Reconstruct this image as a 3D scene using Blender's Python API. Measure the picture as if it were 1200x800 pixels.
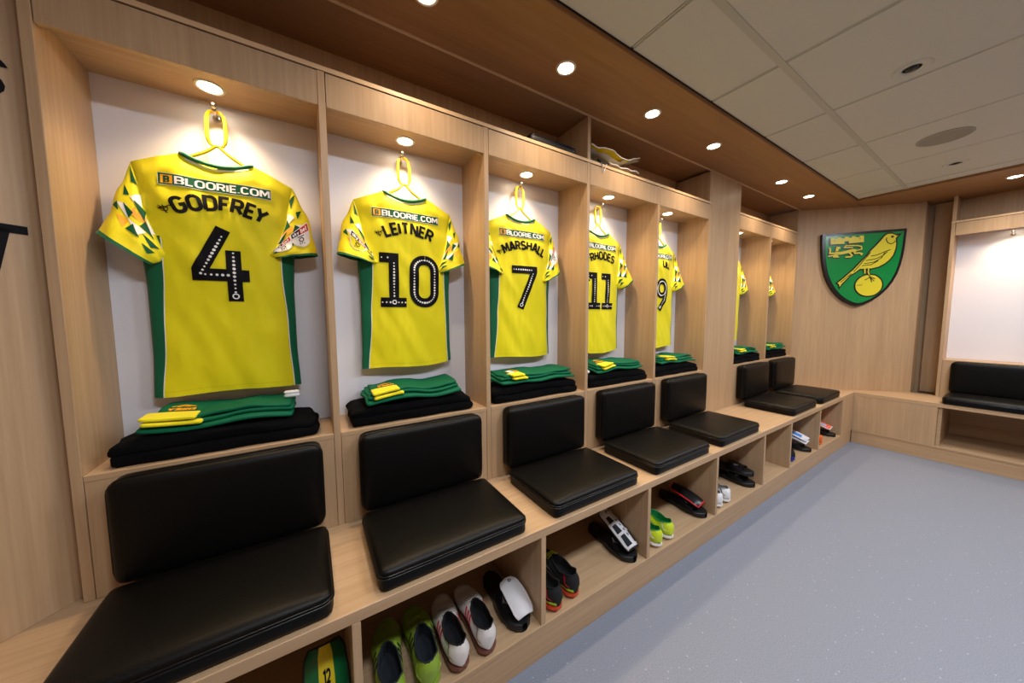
import bpy, bmesh, math, random
from mathutils import Vector, Matrix, noise
from mathutils.geometry import tessellate_polygon

# ------------------------------------------------------------------ reset
for o in list(bpy.data.objects):
    bpy.data.objects.remove(o, do_unlink=True)
scene = bpy.context.scene
COL = scene.collection

# ------------------------------------------------------------------ camera
YAW, PITCH, ROLL, FPX = 1.011775, -0.076785, -0.005005, 379.892
F = Vector((math.cos(YAW)*math.cos(PITCH), math.sin(YAW)*math.cos(PITCH), math.sin(PITCH)))
R = Vector((math.sin(YAW), -math.cos(YAW), 0))
U = R.cross(F)
R2 = math.cos(ROLL)*R + math.sin(ROLL)*U
U2 = -math.sin(ROLL)*R + math.cos(ROLL)*U
cd = bpy.data.cameras.new('camera')
cd.sensor_width = 36
cd.lens = FPX/1200*36
cd.clip_start = 0.02
cam = bpy.data.objects.new('camera', cd)
COL.objects.link(cam)
M = Matrix((R2, U2, -F)).transposed().to_4x4()
M.translation = Vector((0.5585, -1.3863, 1.3511))
cam.matrix_world = M
scene.camera = cam

# ------------------------------------------------------------------ world / exposure
w = bpy.data.worlds.new('world')
scene.world = w
w.use_nodes = True
w.node_tree.nodes['Background'].inputs[0].default_value = (.6, .65, .75, 1)
w.node_tree.nodes['Background'].inputs[1].default_value = .05
vs = scene.view_settings
vs.view_transform = 'Standard'
vs.look = 'None'
vs.gamma = 1
vs.use_curve_mapping = False
vs.exposure = 0.56
P_LOCKER, P_SOFFIT, P_PANEL = 13, 13, 16
WARM = (1.0, .72, .44)
WARM2 = (1.0, .79, .56)
COOL = (.86, .92, 1.0)

# ------------------------------------------------------------------ materials
def lin(r, g, b):
    f = lambda c: (c/255/12.92) if c <= 10 else ((c/255+.055)/1.055)**2.4
    return (f(r), f(g), f(b), 1)

def mat(name, rgb, rough=.6, spec=.5, metal=0.0, sheen=0.0, noise_amt=0.0, noise_scale=40, bump=0.0, bump_scale=200, coat=0.0):
    m = bpy.data.materials.new(name)
    m.use_nodes = True
    nt = m.node_tree
    b = nt.nodes['Principled BSDF']
    col = lin(*rgb)
    b.inputs['Base Color'].default_value = col
    b.inputs['Roughness'].default_value = rough
    b.inputs['Specular IOR Level'].default_value = spec
    b.inputs['Metallic'].default_value = metal
    b.inputs['Sheen Weight'].default_value = sheen
    b.inputs['Coat Weight'].default_value = coat
    tc = nt.nodes.new('ShaderNodeTexCoord')
    if noise_amt:
        n = nt.nodes.new('ShaderNodeTexNoise')
        n.inputs['Scale'].default_value = noise_scale
        n.inputs['Detail'].default_value = 4
        nt.links.new(tc.outputs['Object'], n.inputs['Vector'])
        rp = nt.nodes.new('ShaderNodeMix')
        rp.data_type = 'RGBA'
        rp.inputs[6].default_value = tuple(c*(1-noise_amt) for c in col[:3])+(1,)
        rp.inputs[7].default_value = tuple(min(1, c*(1+noise_amt)) for c in col[:3])+(1,)
        nt.links.new(n.outputs['Fac'], rp.inputs[0])
        nt.links.new(rp.outputs[2], b.inputs['Base Color'])
    if bump:
        n2 = nt.nodes.new('ShaderNodeTexNoise')
        n2.inputs['Scale'].default_value = bump_scale
        n2.inputs['Detail'].default_value = 3
        nt.links.new(tc.outputs['Object'], n2.inputs['Vector'])
        bp = nt.nodes.new('ShaderNodeBump')
        bp.inputs['Strength'].default_value = bump
        bp.inputs['Distance'].default_value = .002
        nt.links.new(n2.outputs['Fac'], bp.inputs['Height'])
        nt.links.new(bp.outputs['Normal'], b.inputs['Normal'])
    return m

def wood(name, c1, c2, scale, rough=.42):
    """oak veneer: fine streaks along the axis with the small scale value"""
    m = bpy.data.materials.new(name)
    m.use_nodes = True
    nt = m.node_tree
    b = nt.nodes['Principled BSDF']
    tc = nt.nodes.new('ShaderNodeTexCoord')
    mp = nt.nodes.new('ShaderNodeMapping')
    mp.inputs['Scale'].default_value = scale
    nt.links.new(tc.outputs['Object'], mp.inputs['Vector'])
    n = nt.nodes.new('ShaderNodeTexNoise')
    n.inputs['Scale'].default_value = 1.0
    n.inputs['Detail'].default_value = 6
    n.inputs['Roughness'].default_value = .6
    n.inputs['Distortion'].default_value = .3
    nt.links.new(mp.outputs['Vector'], n.inputs['Vector'])
    r = nt.nodes.new('ShaderNodeValToRGB')
    r.color_ramp.elements[0].position = .25
    r.color_ramp.elements[0].color = lin(*c1)
    r.color_ramp.elements[1].position = .75
    r.color_ramp.elements[1].color = lin(*c2)
    nt.links.new(n.outputs['Fac'], r.inputs['Fac'])
    # wide, faint figure
    mp2 = nt.nodes.new('ShaderNodeMapping')
    mp2.inputs['Scale'].default_value = tuple(s*.18 for s in scale)
    nt.links.new(tc.outputs['Object'], mp2.inputs['Vector'])
    n2 = nt.nodes.new('ShaderNodeTexNoise')
    n2.inputs['Scale'].default_value = 1.0
    n2.inputs['Detail'].default_value = 2
    nt.links.new(mp2.outputs['Vector'], n2.inputs['Vector'])
    mx = nt.nodes.new('ShaderNodeMix')
    mx.data_type = 'RGBA'
    mx.blend_type = 'MULTIPLY'
    mx.inputs[0].default_value = .5
    r2 = nt.nodes.new('ShaderNodeValToRGB')
    r2.color_ramp.elements[0].position = .3
    r2.color_ramp.elements[0].color = (.80, .78, .76, 1)
    r2.color_ramp.elements[1].position = .7
    r2.color_ramp.elements[1].color = (1, 1, 1, 1)
    nt.links.new(n2.outputs['Fac'], r2.inputs['Fac'])
    nt.links.new(r.outputs['Color'], mx.inputs[6])
    nt.links.new(r2.outputs['Color'], mx.inputs[7])
    nt.links.new(mx.outputs[2], b.inputs['Base Color'])
    b.inputs['Roughness'].default_value = rough
    b.inputs['Specular IOR Level'].default_value = .35
    bp = nt.nodes.new('ShaderNodeBump')
    bp.inputs['Strength'].default_value = .08
    bp.inputs['Distance'].default_value = .001
    nt.links.new(n.outputs['Fac'], bp.inputs['Height'])
    nt.links.new(bp.outputs['Normal'], b.inputs['Normal'])
    return m

def floor_mat():
    m = bpy.data.materials.new('blue_grey_safety_vinyl')
    m.use_nodes = True
    nt = m.node_tree
    b = nt.nodes['Principled BSDF']
    tc = nt.nodes.new('ShaderNodeTexCoord')
    n = nt.nodes.new('ShaderNodeTexNoise')
    n.inputs['Scale'].default_value = 260
    n.inputs['Detail'].default_value = 2
    nt.links.new(tc.outputs['Object'], n.inputs['Vector'])
    r = nt.nodes.new('ShaderNodeValToRGB')
    r.color_ramp.elements[0].color = lin(112, 119, 135)
    r.color_ramp.elements[0].position = .3
    r.color_ramp.elements[1].color = lin(138, 144, 158)
    r.color_ramp.elements[1].position = .7
    nt.links.new(n.outputs['Fac'], r.inputs['Fac'])
    v = nt.nodes.new('ShaderNodeTexVoronoi')
    v.inputs['Scale'].default_value = 42
    nt.links.new(tc.outputs['Object'], v.inputs['Vector'])
    lt = nt.nodes.new('ShaderNodeMath')
    lt.operation = 'LESS_THAN'
    lt.inputs[1].default_value = .10
    nt.links.new(v.outputs['Distance'], lt.inputs[0])
    sep = nt.nodes.new('ShaderNodeSeparateColor')
    nt.links.new(v.outputs['Color'], sep.inputs[0])
    gt = nt.nodes.new('ShaderNodeMath')
    gt.operation = 'GREATER_THAN'
    gt.inputs[1].default_value = .6
    nt.links.new(sep.outputs[0], gt.inputs[0])
    mu = nt.nodes.new('ShaderNodeMath')
    mu.operation = 'MULTIPLY'
    nt.links.new(lt.outputs[0], mu.inputs[0])
    nt.links.new(gt.outputs[0], mu.inputs[1])
    mx = nt.nodes.new('ShaderNodeMix')
    mx.data_type = 'RGBA'
    nt.links.new(mu.outputs[0], mx.inputs[0])
    nt.links.new(r.outputs['Color'], mx.inputs[6])
    mx.inputs[7].default_value = lin(178, 182, 194)
    nt.links.new(mx.outputs[2], b.inputs['Base Color'])
    b.inputs['Roughness'].default_value = .5
    b.inputs['Specular IOR Level'].default_value = .4
    return m

def emit(name, rgb, s):
    m = bpy.data.materials.new(name)
    m.use_nodes = True
    nt = m.node_tree
    b = nt.nodes['Principled BSDF']
    b.inputs['Base Color'].default_value = (1, 1, 1, 1)
    b.inputs['Emission Color'].default_value = (*rgb, 1)
    b.inputs['Emission Strength'].default_value = s
    return m

OAK1, OAK2 = (180, 147, 111), (200, 168, 132)
WV = wood('oak_vertical', OAK1, OAK2, (70, 70, 2.2))
WX = wood('oak_along_row', OAK1, OAK2, (2.2, 70, 70))
WY = wood('oak_along_side', OAK1, OAK2, (70, 2.2, 70))
WS = wood('oak_soffit_shaded', (150, 107, 68), (168, 124, 83), (2.2, 60, 60), .5)  # same oak, darkened: the soffit's shade is put into the colour
WE = mat('oak_edge_band', (214, 178, 136), .4)
WHITE = mat('white_laminate', (232, 231, 238), .35)
TILE = mat('ceiling_tile_white', (206, 203, 198), .9, .2, noise_amt=.04, noise_scale=300)
GRIDM = mat('grid_bar_white', (186, 183, 177), .5)
DARK = mat('dark_gap', (22, 18, 16), .8)
FLOOR = floor_mat()
LEATHER = mat('black_leather', (9, 8, 7), .40, .18, bump=.25, bump_scale=350)
STITCH = mat('black_piping', (14, 14, 16), .3)
YEL = mat('yellow_polyester', (236, 224, 12), .62, .3, sheen=.15, noise_amt=.03, noise_scale=60)
GRN = mat('green_polyester', (0, 100, 66), .6, .3, sheen=.1)
GRN2 = mat('green_shorts_cloth', (0, 96, 64), .65, .2, noise_amt=.06)
PRWHITE = mat('print_white', (240, 240, 240), .5)
PRBLACK = mat('print_black', (10, 8, 13), .6, .15)
PRGREEN = mat('print_dark_green', (10, 82, 56), .6, .15)
PRORANGE = mat('print_orange', (248, 172, 20), .5)
PRRED = mat('print_red', (206, 24, 44), .5)
PRNAVY = mat('print_navy', (30, 24, 66), .6, .15)
TOWEL = mat('black_terry', (9, 9, 11), .95, .1, noise_amt=.3, noise_scale=300, bump=.8, bump_scale=500)
HANG = mat('yellow_plastic', (252, 206, 20), .3, .5)
STEEL = mat('brushed_steel', (190, 186, 180), .3, metal=1)
LENS_W = emit('lamp_lens_warm', (1, .86, .66), 16)
LENS_C = emit('lamp_lens_cool', COOL, 4)
RING = mat('lamp_ring_white', (225, 215, 200), .4)
GREYM = mat('grille_grey', (172, 166, 158), .7)
BLK = mat('black_rubber', (14, 14, 16), .5)
BLKG = mat('black_gloss', (10, 10, 14), .3)

# ------------------------------------------------------------------ mesh helpers
class MB:
    def __init__(self):
        self.v, self.f = [], []
    def add(self, vs, fs):
        n = len(self.v)
        self.v += [tuple(p) for p in vs]
        self.f += [tuple(i+n for i in f) for f in fs]
        return self
    def box(self, x0, x1, y0, y1, z0, z1):
        vs = [(x, y, z) for z in (z0, z1) for y in (y0, y1) for x in (x0, x1)]
        return self.add(vs, [(0, 2, 3, 1), (4, 5, 7, 6), (0, 1, 5, 4), (2, 6, 7, 3), (0, 4, 6, 2), (1, 3, 7, 5)])
    def prism(self, poly, z0, z1):
        """poly: (x, y) outline extruded in z"""
        n = len(poly)
        a = sum(poly[i][0]*poly[(i+1) % n][1]-poly[(i+1) % n][0]*poly[i][1] for i in range(n))
        if a < 0:
            poly = poly[::-1]
        vs = [(x, y, z0) for x, y in poly]+[(x, y, z1) for x, y in poly]
        tr = tessellate_polygon([[Vector((x, y, 0)) for x, y in poly]])
        fs = []
        for t in tr:
            p = [poly[i] for i in t]
            ar = (p[1][0]-p[0][0])*(p[2][1]-p[0][1])-(p[2][0]-p[0][0])*(p[1][1]-p[0][1])
            t = t if ar > 0 else t[::-1]
            fs.append(tuple(i+n for i in t))
            fs.append(tuple(t[::-1]))
        fs += [(i, (i+1) % n, (i+1) % n+n, i+n) for i in range(n)]
        return self.add(vs, fs)
    def tube(self, path, r, seg=8, closed=False, cap=True):
        pts = [Vector(p) for p in path]
        n = len(pts)
        rings = []
        for i in range(n):
            if closed:
                d = pts[(i+1) % n]-pts[i-1]
            else:
                d = pts[min(i+1, n-1)]-pts[max(i-1, 0)]
            d.normalize()
            up = Vector((0, 0, 1)) if abs(d.z) < .9 else Vector((0, 1, 0))
            a = d.cross(up).normalized()
            b = d.cross(a)
            rr = r[i] if isinstance(r, (list, tuple)) else r
            rings.append([pts[i]+rr*(math.cos(2*math.pi*k/seg)*a+math.sin(2*math.pi*k/seg)*b) for k in range(seg)])
        vs = [p for ring in rings for p in ring]
        fs = []
        m = n if closed else n-1
        for i in range(m):
            j = (i+1) % n
            for k in range(seg):
                l = (k+1) % seg
                fs.append((i*seg+k, j*seg+k, j*seg+l, i*seg+l))
        if cap and not closed:
            fs.append(tuple(range(seg))[::1])
            fs.append(tuple((n-1)*seg+k for k in range(seg))[::-1])
        return self.add(vs, fs)
    def lathe(self, prof, seg=24, axis='z', c=(0, 0, 0)):
        vs, fs = [], []
        for r, h in prof:
            for k in range(seg):
                a = 2*math.pi*k/seg
                p = (r*math.cos(a), r*math.sin(a), h)
                if axis == 'y':
                    p = (p[0], h, p[1])
                vs.append((p[0]+c[0], p[1]+c[1], p[2]+c[2]))
        for i in range(len(prof)-1):
            for k in range(seg):
                l = (k+1) % seg
                fs.append((i*seg+k, i*seg+l, (i+1)*seg+l, (i+1)*seg+k))
        return self.add(vs, fs)
    def disc(self, r, z, seg=24, c=(0, 0), down=True):
        vs = [(c[0]+r*math.cos(2*math.pi*k/seg), c[1]+r*math.sin(2*math.pi*k/seg), z) for k in range(seg)]
        f = tuple(range(seg))
        return self.add(vs, [f[::-1] if down else f])
    def grid(self, fn, nu, nv, closed_u=False):
        vs = [fn(i/nu, j/nv) for j in range(nv+1) for i in range(nu+1)]
        fs = [(j*(nu+1)+i, j*(nu+1)+i+1, (j+1)*(nu+1)+i+1, (j+1)*(nu+1)+i) for j in range(nv) for i in range(nu)]
        return self.add(vs, fs)
    def rbox(self, hx, hy, hz, r, n=(14, 10, 4), fn=None, c=(0, 0, 0)):
        """rounded box centred on c; fn displaces points given in local coordinates"""
        def side(ax, s):
            a, b = [i for i in range(3) if i != ax]
            na, nb = n[a], n[b]
            h = (hx, hy, hz)
            rr = min(r, min(h)*.999)
            def cs(i, m, hh):   # denser samples near the edges
                t = -1+2*i/m
                t = math.copysign(abs(t)**.7, t)
                return t*hh
            vs = []
            for j in range(nb+1):
                for i in range(na+1):
                    p = [0, 0, 0]
                    p[ax] = s*h[ax]
                    p[a] = cs(i, na, h[a])
                    p[b] = cs(j, nb, h[b])
                    q = [max(-h[k]+rr, min(h[k]-rr, p[k])) for k in range(3)]
                    d = Vector([p[k]-q[k] for k in range(3)])
                    if d.length > 1e-9:
                        d = d.normalized()*rr
                    pp = [q[k]+d[k] for k in range(3)]
                    if fn:
                        pp = fn(*pp)
                    vs.append((pp[0]+c[0], pp[1]+c[1], pp[2]+c[2]))
            fs = []
            flip = (s > 0) == (ax != 1)
            for j in range(nb):
                for i in range(na):
                    f = (j*(na+1)+i, j*(na+1)+i+1, (j+1)*(na+1)+i+1, (j+1)*(na+1)+i)
                    fs.append(f if flip else f[::-1])
            self.add(vs, fs)
        for ax in range(3):
            for s in (-1, 1):
                side(ax, s)
        return self
    def build(self, name, m, parent=None, smooth=False, bevel=0, weld=False, loc=None):
        me = bpy.data.meshes.new(name)
        me.from_pydata(self.v, [], self.f)
        if weld or bevel:
            bm = bmesh.new()
            bm.from_mesh(me)
            if weld:
                bmesh.ops.remove_doubles(bm, verts=bm.verts, dist=1e-5)
                bmesh.ops.recalc_face_normals(bm, faces=bm.faces)
            if bevel:
                bmesh.ops.bevel(bm, geom=list(bm.edges), offset=bevel, segments=1, affect='EDGES', clamp_overlap=True)
            bm.to_mesh(me)
            bm.free()
        me.materials.append(m)
        if smooth:
            for p in me.polygons:
                p.use_smooth = True
        me.update()
        o = bpy.data.objects.new(name, me)
        COL.objects.link(o)
        if parent:
            o.parent = parent
        if loc:
            o.location = loc
        return o

def tag(o, label, cat, group=None):
    o['label'] = label
    o['category'] = cat
    if group:
        o['group'] = group
    return o

def thing(name, label, cat, loc=(0, 0, 0), rz=0, group=None):
    o = bpy.data.objects.new(name, None)
    o.empty_display_size = .05
    COL.objects.link(o)
    o.location = loc
    o.rotation_euler = (0, 0, rz)
    return tag(o, label, cat, group)

def struct(o):
    o['kind'] = 'structure'
    return o

def structroot(name, loc=(0, 0, 0), rz=0):
    o = bpy.data.objects.new(name, None)
    o.empty_display_size = .05
    COL.objects.link(o)
    o.location = loc
    o.rotation_euler = (0, 0, rz)
    return struct(o)

def board(parent, name, x0, x1, y0, y1, z0, z1, m, bevel=.0012):
    return MB().box(x0, x1, y0, y1, z0, z1).build(name, m, parent, bevel=bevel)

def lerp(a, b, t):
    return a+(b-a)*t

def tab(t, pts):
    """smooth-ish table lookup"""
    for (t0, a), (t1, b) in zip(pts, pts[1:]):
        if t <= t1:
            k = 0 if t1 == t0 else max(0, (t-t0)/(t1-t0))
            return lerp(a, b, k*k*(3-2*k))
    return pts[-1][1]

# ------------------------------------------------------------------ stroke lettering
def AR(cx, cy, rx, ry, a0, a1, n=7):
    return [(cx+rx*math.cos(math.radians(lerp(a0, a1, i/n))), cy+ry*math.sin(math.radians(lerp(a0, a1, i/n)))) for i in range(n+1)]
def RR(w, h, r):
    return AR(w-r, h-r, r, r, 90, 0)+AR(w-r, r, r, r, 0, -90)+AR(r, r, r, r, 270, 180)+AR(r, h-r, r, r, 180, 90)+[(w-r, h)]
GL = {
 'A': (.62, [[(0, 0), (.26, 1), (.36, 1), (.62, 0)], [(.1, .3), (.52, .3)]]),
 'B': (.58, [[(0, .5), (.38, .5)]+AR(.38, .75, .2, .25, -90, 90)+[(0, 1), (0, 0), (.38, 0)]+AR(.36, .25, .22, .25, -90, 90)]),
 'C': (.58, [AR(.28, .72, .3, .28, 25, 90)+AR(.28, .72, .28, .28, 90, 180)+AR(.28, .28, .28, .28, 180, 270)+AR(.28, .28, .3, .28, 270, 335)]),
 'D': (.6, [[(0, 0), (0, 1), (.3, 1)]+AR(.3, .7, .3, .3, 90, 0)+AR(.3, .3, .3, .3, 0, -90)+[(0, 0)]]),
 'E': (.46, [[(.5, 1), (0, 1), (0, 0), (.5, 0)], [(0, .5), (.44, .5)]]),
 'F': (.44, [[(.5, 1), (0, 1), (0, 0)], [(0, .5), (.42, .5)]]),
 'G': (.6, [AR(.3, .72, .3, .28, 20, 90)+AR(.3, .72, .3, .28, 90, 180)+AR(.3, .28, .3, .28, 180, 270)+AR(.3, .28, .3, .28, 270, 360)+[(.6, .48), (.34, .48)]]),
 'H': (.6, [[(0, 0), (0, 1)], [(.6, 0), (.6, 1)], [(0, .5), (.6, .5)]]),
 'I': (.02, [[(0, 0), (0, 1)]]),
 'L': (.45, [[(0, 1), (0, 0), (.48, 0)]]),
 'M': (.76, [[(0, 0), (0, 1), (.08, 1), (.38, .35), (.68, 1), (.76, 1), (.76, 0)]]),
 'N': (.6, [[(0, 0), (0, 1), (.06, 1), (.54, 0), (.6, 0), (.6, 1)]]),
 'O': (.64, [RR(.64, 1, .3)]),
 'R': (.58, [[(0, 0), (0, 1), (.36, 1)]+AR(.36, .74, .22, .26, 90, -90)+[(0, .48)], [(.3, .48), (.58, 0)]]),
 'S': (.54, [AR(.27, .75, .27, .25, 20, 90)+AR(.27, .75, .27, .25, 90, 270)+AR(.27, .25, .27, .25, 90, -90)+AR(.27, .25, .27, .25, 270, 200)]),
 'T': (.6, [[(0, 1), (.6, 1)], [(.3, 1), (.3, 0)]]),
 'U': (.58, [[(0, 1), (0, .29)]+AR(.29, .29, .29, .29, 180, 360)+[(.58, 1)]]),
 'Y': (.42, [[(-.10, 1), (.21, .48), (.52, 1)], [(.21, .48), (.21, 0)]]),
 '.': (.02, [[(0, 0), (0, .08)]]),
 's': (.36, [AR(.18, .5, .18, .17, 20, 270)+AR(.18, .16, .18, .17, 90, -160)]),
 'k': (.36, [[(0, 0), (0, 1)], [(.36, .66), (.02, .3), (.38, 0)]]),
 'y': (.4, [[(0, .66), (.2, .05)], [(.4, .66), (.1, -.3)]]),
 'b': (.4, [[(0, 1), (0, 0), (.2, 0)]+AR(.2, .33, .2, .33, -90, 90)+[(0, .66)]]),
 'e': (.4, [[(0, .33), (.4, .33)]+AR(.2, .33, .2, .33, 0, 320)]),
 't': (.28, [[(.1, 1), (.1, .1), (.28, 0)], [(0, .66), (.28, .66)]]),
 'd': (.4, [[(.4, 1), (.4, 0), (.2, 0)]+AR(.2, .33, .2, .33, 270, 90)+[(.4, .66)]]),
 'o': (.4, [AR(.2, .33, .2, .33, 0, 360, 14)]),
 'a': (.4, [[(.4, .66), (.4, 0)], AR(.2, .33, .2, .33, 0, 360, 14)]),
 'i': (.02, [[(0, 0), (0, .66)]]),
 ' ': (.3, []),
 '1': (.3, [[(0, .85), (.3, 1), (.3, 0)]]),
 '2': (.54, [AR(.27, .72, .27, .28, 170, 0)+[(.5, .5), (0, 0), (.54, 0)]]),
}
def resample(pl, step):
    out = [pl[0]]
    for a, b in zip(pl, pl[1:]):
        d = math.hypot(b[0]-a[0], b[1]-a[1])
        if d < 1e-7:
            continue
        n = max(1, int(math.ceil(d/step)))
        out += [(lerp(a[0], b[0], i/n), lerp(a[1], b[1], i/n)) for i in range(1, n+1)]
    return out
def ribbon(pl, th):
    """polyline -> left / right offset points with mitred corners"""
    L = []
    n = len(pl)
    for i in range(n):
        def nrm(a, b):
            dx, dy = b[0]-a[0], b[1]-a[1]
            d = math.hypot(dx, dy) or 1e-9
            return (-dy/d, dx/d)
        if i == 0:
            nx, ny = nrm(pl[0], pl[1])
            k = 1
        elif i == n-1:
            nx, ny = nrm(pl[-2], pl[-1])
            k = 1
        else:
            a, b = nrm(pl[i-1], pl[i]), nrm(pl[i], pl[i+1])
            nx, ny = a[0]+b[0], a[1]+b[1]
            d = math.hypot(nx, ny) or 1e-9
            nx, ny = nx/d, ny/d
            k = min(2.2, 1/max(.3, nx*a[0]+ny*a[1]))
        h = th/2*k
        L.append(((pl[i][0]+nx*h, pl[i][1]+ny*h), (pl[i][0]-nx*h, pl[i][1]-ny*h)))
    return L
def strokes(mb, pls, th, mp, step=.012, ext=0.0):
    """draw polylines (in metres) on a surface given by mp(x, y) -> 3D"""
    for pl in pls:
        if ext and len(pl) > 1:
            def push(a, b):
                d = math.hypot(a[0]-b[0], a[1]-b[1]) or 1
                return (a[0]+(a[0]-b[0])/d*ext, a[1]+(a[1]-b[1])/d*ext)
            if pl[0] != pl[-1]:
                pl = [push(pl[0], pl[1])]+list(pl[1:-1])+[push(pl[-1], pl[-2])]
        rb = ribbon(resample(pl, step), th)
        vs, fs = [], []
        for l, r in rb:
            m_ = ((l[0]+r[0])/2, (l[1]+r[1])/2)
            vs += [mp(*l), mp(*m_), mp(*r)]
        for i in range(len(rb)-1):
            a, b = i*3, (i+1)*3
            fs += [(a, a+1, b+1, b), (a+1, a+2, b+2, b+1)]
        mb.add(vs, fs)
    return mb
def text_polys(txt, h, gap=.26, italic=0.0):
    """returns list of (polylines, x0, width) in metres for each letter, and the whole width"""
    x, out = 0, []
    for ch in txt:
        wd, st = GL[ch]
        out.append(([[((px+py*italic)*h, py*h) for px, py in s] for s in st], x, wd*h))
        x += (wd+gap)*h
    return out, x-gap*h
def text_line(mb, txt, h, th, mp, x=0, y=0, align='c', gap=.26, italic=0.0, flip=False):
    gl, tot = text_polys(txt, h, gap, italic)
    ox = x-(tot/2 if align == 'c' else (tot if align == 'r' else 0))
    for st, gx, gw in gl:
        pls = [[(ox+gx+px, y+py) for px, py in s] for s in st]
        if flip:
            pls = [[(2*x-px, 2*y-py) for px, py in s] for s in pls]
        strokes(mb, pls, th, mp)
    return tot
def text_arc(mb, txt, h, th, mp, cy, rad, gap=.3, cx=0):
    """baseline on a circle of radius rad whose top is (cx, cy)"""
    gl, tot = text_polys(txt, h, gap)
    for st, gx, gw in gl:
        a = (gx+gw/2-tot/2)/rad
        pls = []
        for s in st:
            q = []
            for px, py in s:
                lx, ly = px-gw/2, py
                q.append((cx+math.sin(a)*(rad+ly)+math.cos(a)*lx, cy-rad+math.cos(a)*(rad+ly)-math.sin(a)*lx))
            pls.append(q)
        strokes(mb, pls, th, mp)
    return tot
def dots(mb, pl, r, gap, mp, taper=True):
    tot = sum(math.hypot(b[0]-a[0], b[1]-a[1]) for a, b in zip(pl, pl[1:]))
    n = max(1, int(tot/gap))
    pts = resample(pl, tot/n)
    for i, p in enumerate(pts):
        rr = r*(.7+.45*abs(math.sin(i*.35))) if taper else r
        vs = [mp(p[0]+rr*math.cos(k*math.pi/4), p[1]+rr*math.sin(k*math.pi/4)) for k in range(8)]
        mb.add(vs, [tuple(range(8))])
def poly_patch(mb, poly, mp, step=.02):
    """filled convex-ish polygon subdivided and mapped to a surface"""
    tr = tessellate_polygon([[Vector((x, y, 0)) for x, y in poly]])
    for t in tr:
        a, b, c = [poly[i] for i in t]
        m = max(math.hypot(a[0]-b[0], a[1]-b[1]), math.hypot(a[0]-c[0], a[1]-c[1]), math.hypot(c[0]-b[0], c[1]-b[1]))
        n = max(1, min(10, int(m/step)))
        idx, vs, fs = {}, [], []
        for i in range(n+1):
            for j in range(n+1-i):
                u, v = i/n, j/n
                idx[i, j] = len(vs)
                vs.append(mp(a[0]+(b[0]-a[0])*u+(c[0]-a[0])*v, a[1]+(b[1]-a[1])*u+(c[1]-a[1])*v))
        for i in range(n):
            for j in range(n-i):
                fs.append((idx[i, j], idx[i+1, j], idx[i, j+1]))
                if i+j < n-1:
                    fs.append((idx[i+1, j], idx[i+1, j+1], idx[i, j+1]))
        mb.add(vs, fs)

# ------------------------------------------------------------------ room dimensions
T = .0231                                   # board thickness
ZK, ZBB, ZB, ZL = .140, .5024, .540, .9078  # cubby floor, bench underside, bench top, ledge
ZF, ZI, ZS1, ZS2, ZC = 2.102, 2.134, 2.2208, 2.2372, 2.474
YB, YD = -.4428, .2627                      # bench front, locker back
XR, XP, YP = 5.409, 5.8306, -.9258          # side bench front, side locker front, its first post
XS, YS = 5.2265, -.3972                     # soffit inner edges
YN = -4.34                                  # front plane of the opposite side
XL = -.78                                   # front plane of the left side
# inner left / inner right of the seven bays
BAYS = [(0.0, .6214), (.6445, 1.2783), (1.3014, 1.9362), (1.9593, 2.5953), (2.6184, 3.2517), (3.757, 4.3906), (4.4137, 5.0469)]
PITCH_X = .6573
WHO = ['in the bay of the number four shirt', 'in the bay of the number ten shirt', 'in the bay of the number seven shirt',
       'in the bay of the number eleven shirt', 'in the bay of the number nine shirt',
       'in the bay just past the broad oak panel', 'in the end bay beside the crest wall']

# ------------------------------------------------------------------ shell
struct(MB().box(-1.6, 6.9, -5.2, 1.0, -.05, 0).build('floor', FLOOR))
# corner walls (45 degrees) and filler strips
def slab(name, p, q, th, z0, z1, m, cols=None):
    """vertical wall slab from p to q, its face on the right of p->q, thickness to the left"""
    d = Vector((q[0]-p[0], q[1]-p[1], 0))
    L = d.length
    o = MB().box(0, L, 0, th, z0, z1).build(name, m)
    o.location = (p[0], p[1], 0)
    o.rotation_euler = (0, 0, math.atan2(d.y, d.x))
    return struct(o)
slab('wall_corner_right', (5.071, .045), (5.876, -.76), .05, ZB, 2.52, WV)
slab('wall_corner_left', (-.826, -.756), (-.0245, .0455), .05, ZB, 2.52, WV)
slab('trim_1', (6.06, -.80), (6.06, YP), .03, ZB, ZC, WV)
slab('trim_10', (5.8765, -.7605), (6.06, -.7605), .03, ZB+.0005, ZC, WV)
slab('wall_corner_near_right', (5.876, -3.58), (5.07, -4.386), .05, ZB+.0005, 2.52, WV)
slab('wall_corner_near_left', (-.024, -4.386), (-.826, -3.584), .05, ZB+.0005, 2.52, WV)
slab('wall_near', (5.07, -4.386), (-.024, -4.386), .05, 0, 2.52, WV)
slab('wall_left', (-.826, -3.584), (-.826, -.756), .05, 0, 2.52, WV)
slab('wall_back', (-.05, YD+.02), (5.1, YD+.02), .05, 0, 2.55, WV)
slab('wall_right', (XP+YD+.02, -.72), (XP+YD+.02, -3.62), .05, 0, 2.55, WV)

# soffits
def soffit(name, x0, x1, y0, y1, m):
    return struct(MB().box(x0, x1, y0, y1, ZC, ZC+.03).build(name, m, bevel=.002))
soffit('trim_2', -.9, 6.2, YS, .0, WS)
soffit('trim_3', XS, XP, -4.5, YS-.0005, wood('oak_soffit_side_shaded', (150, 107, 68), (168, 124, 83), (60, 2.2, 60), .5))  # side soffit oak carries the same painted-in shade
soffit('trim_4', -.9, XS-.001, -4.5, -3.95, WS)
soffit('trim_5', -.9, -.18, -3.949, YS-.0005, WS)
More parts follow.
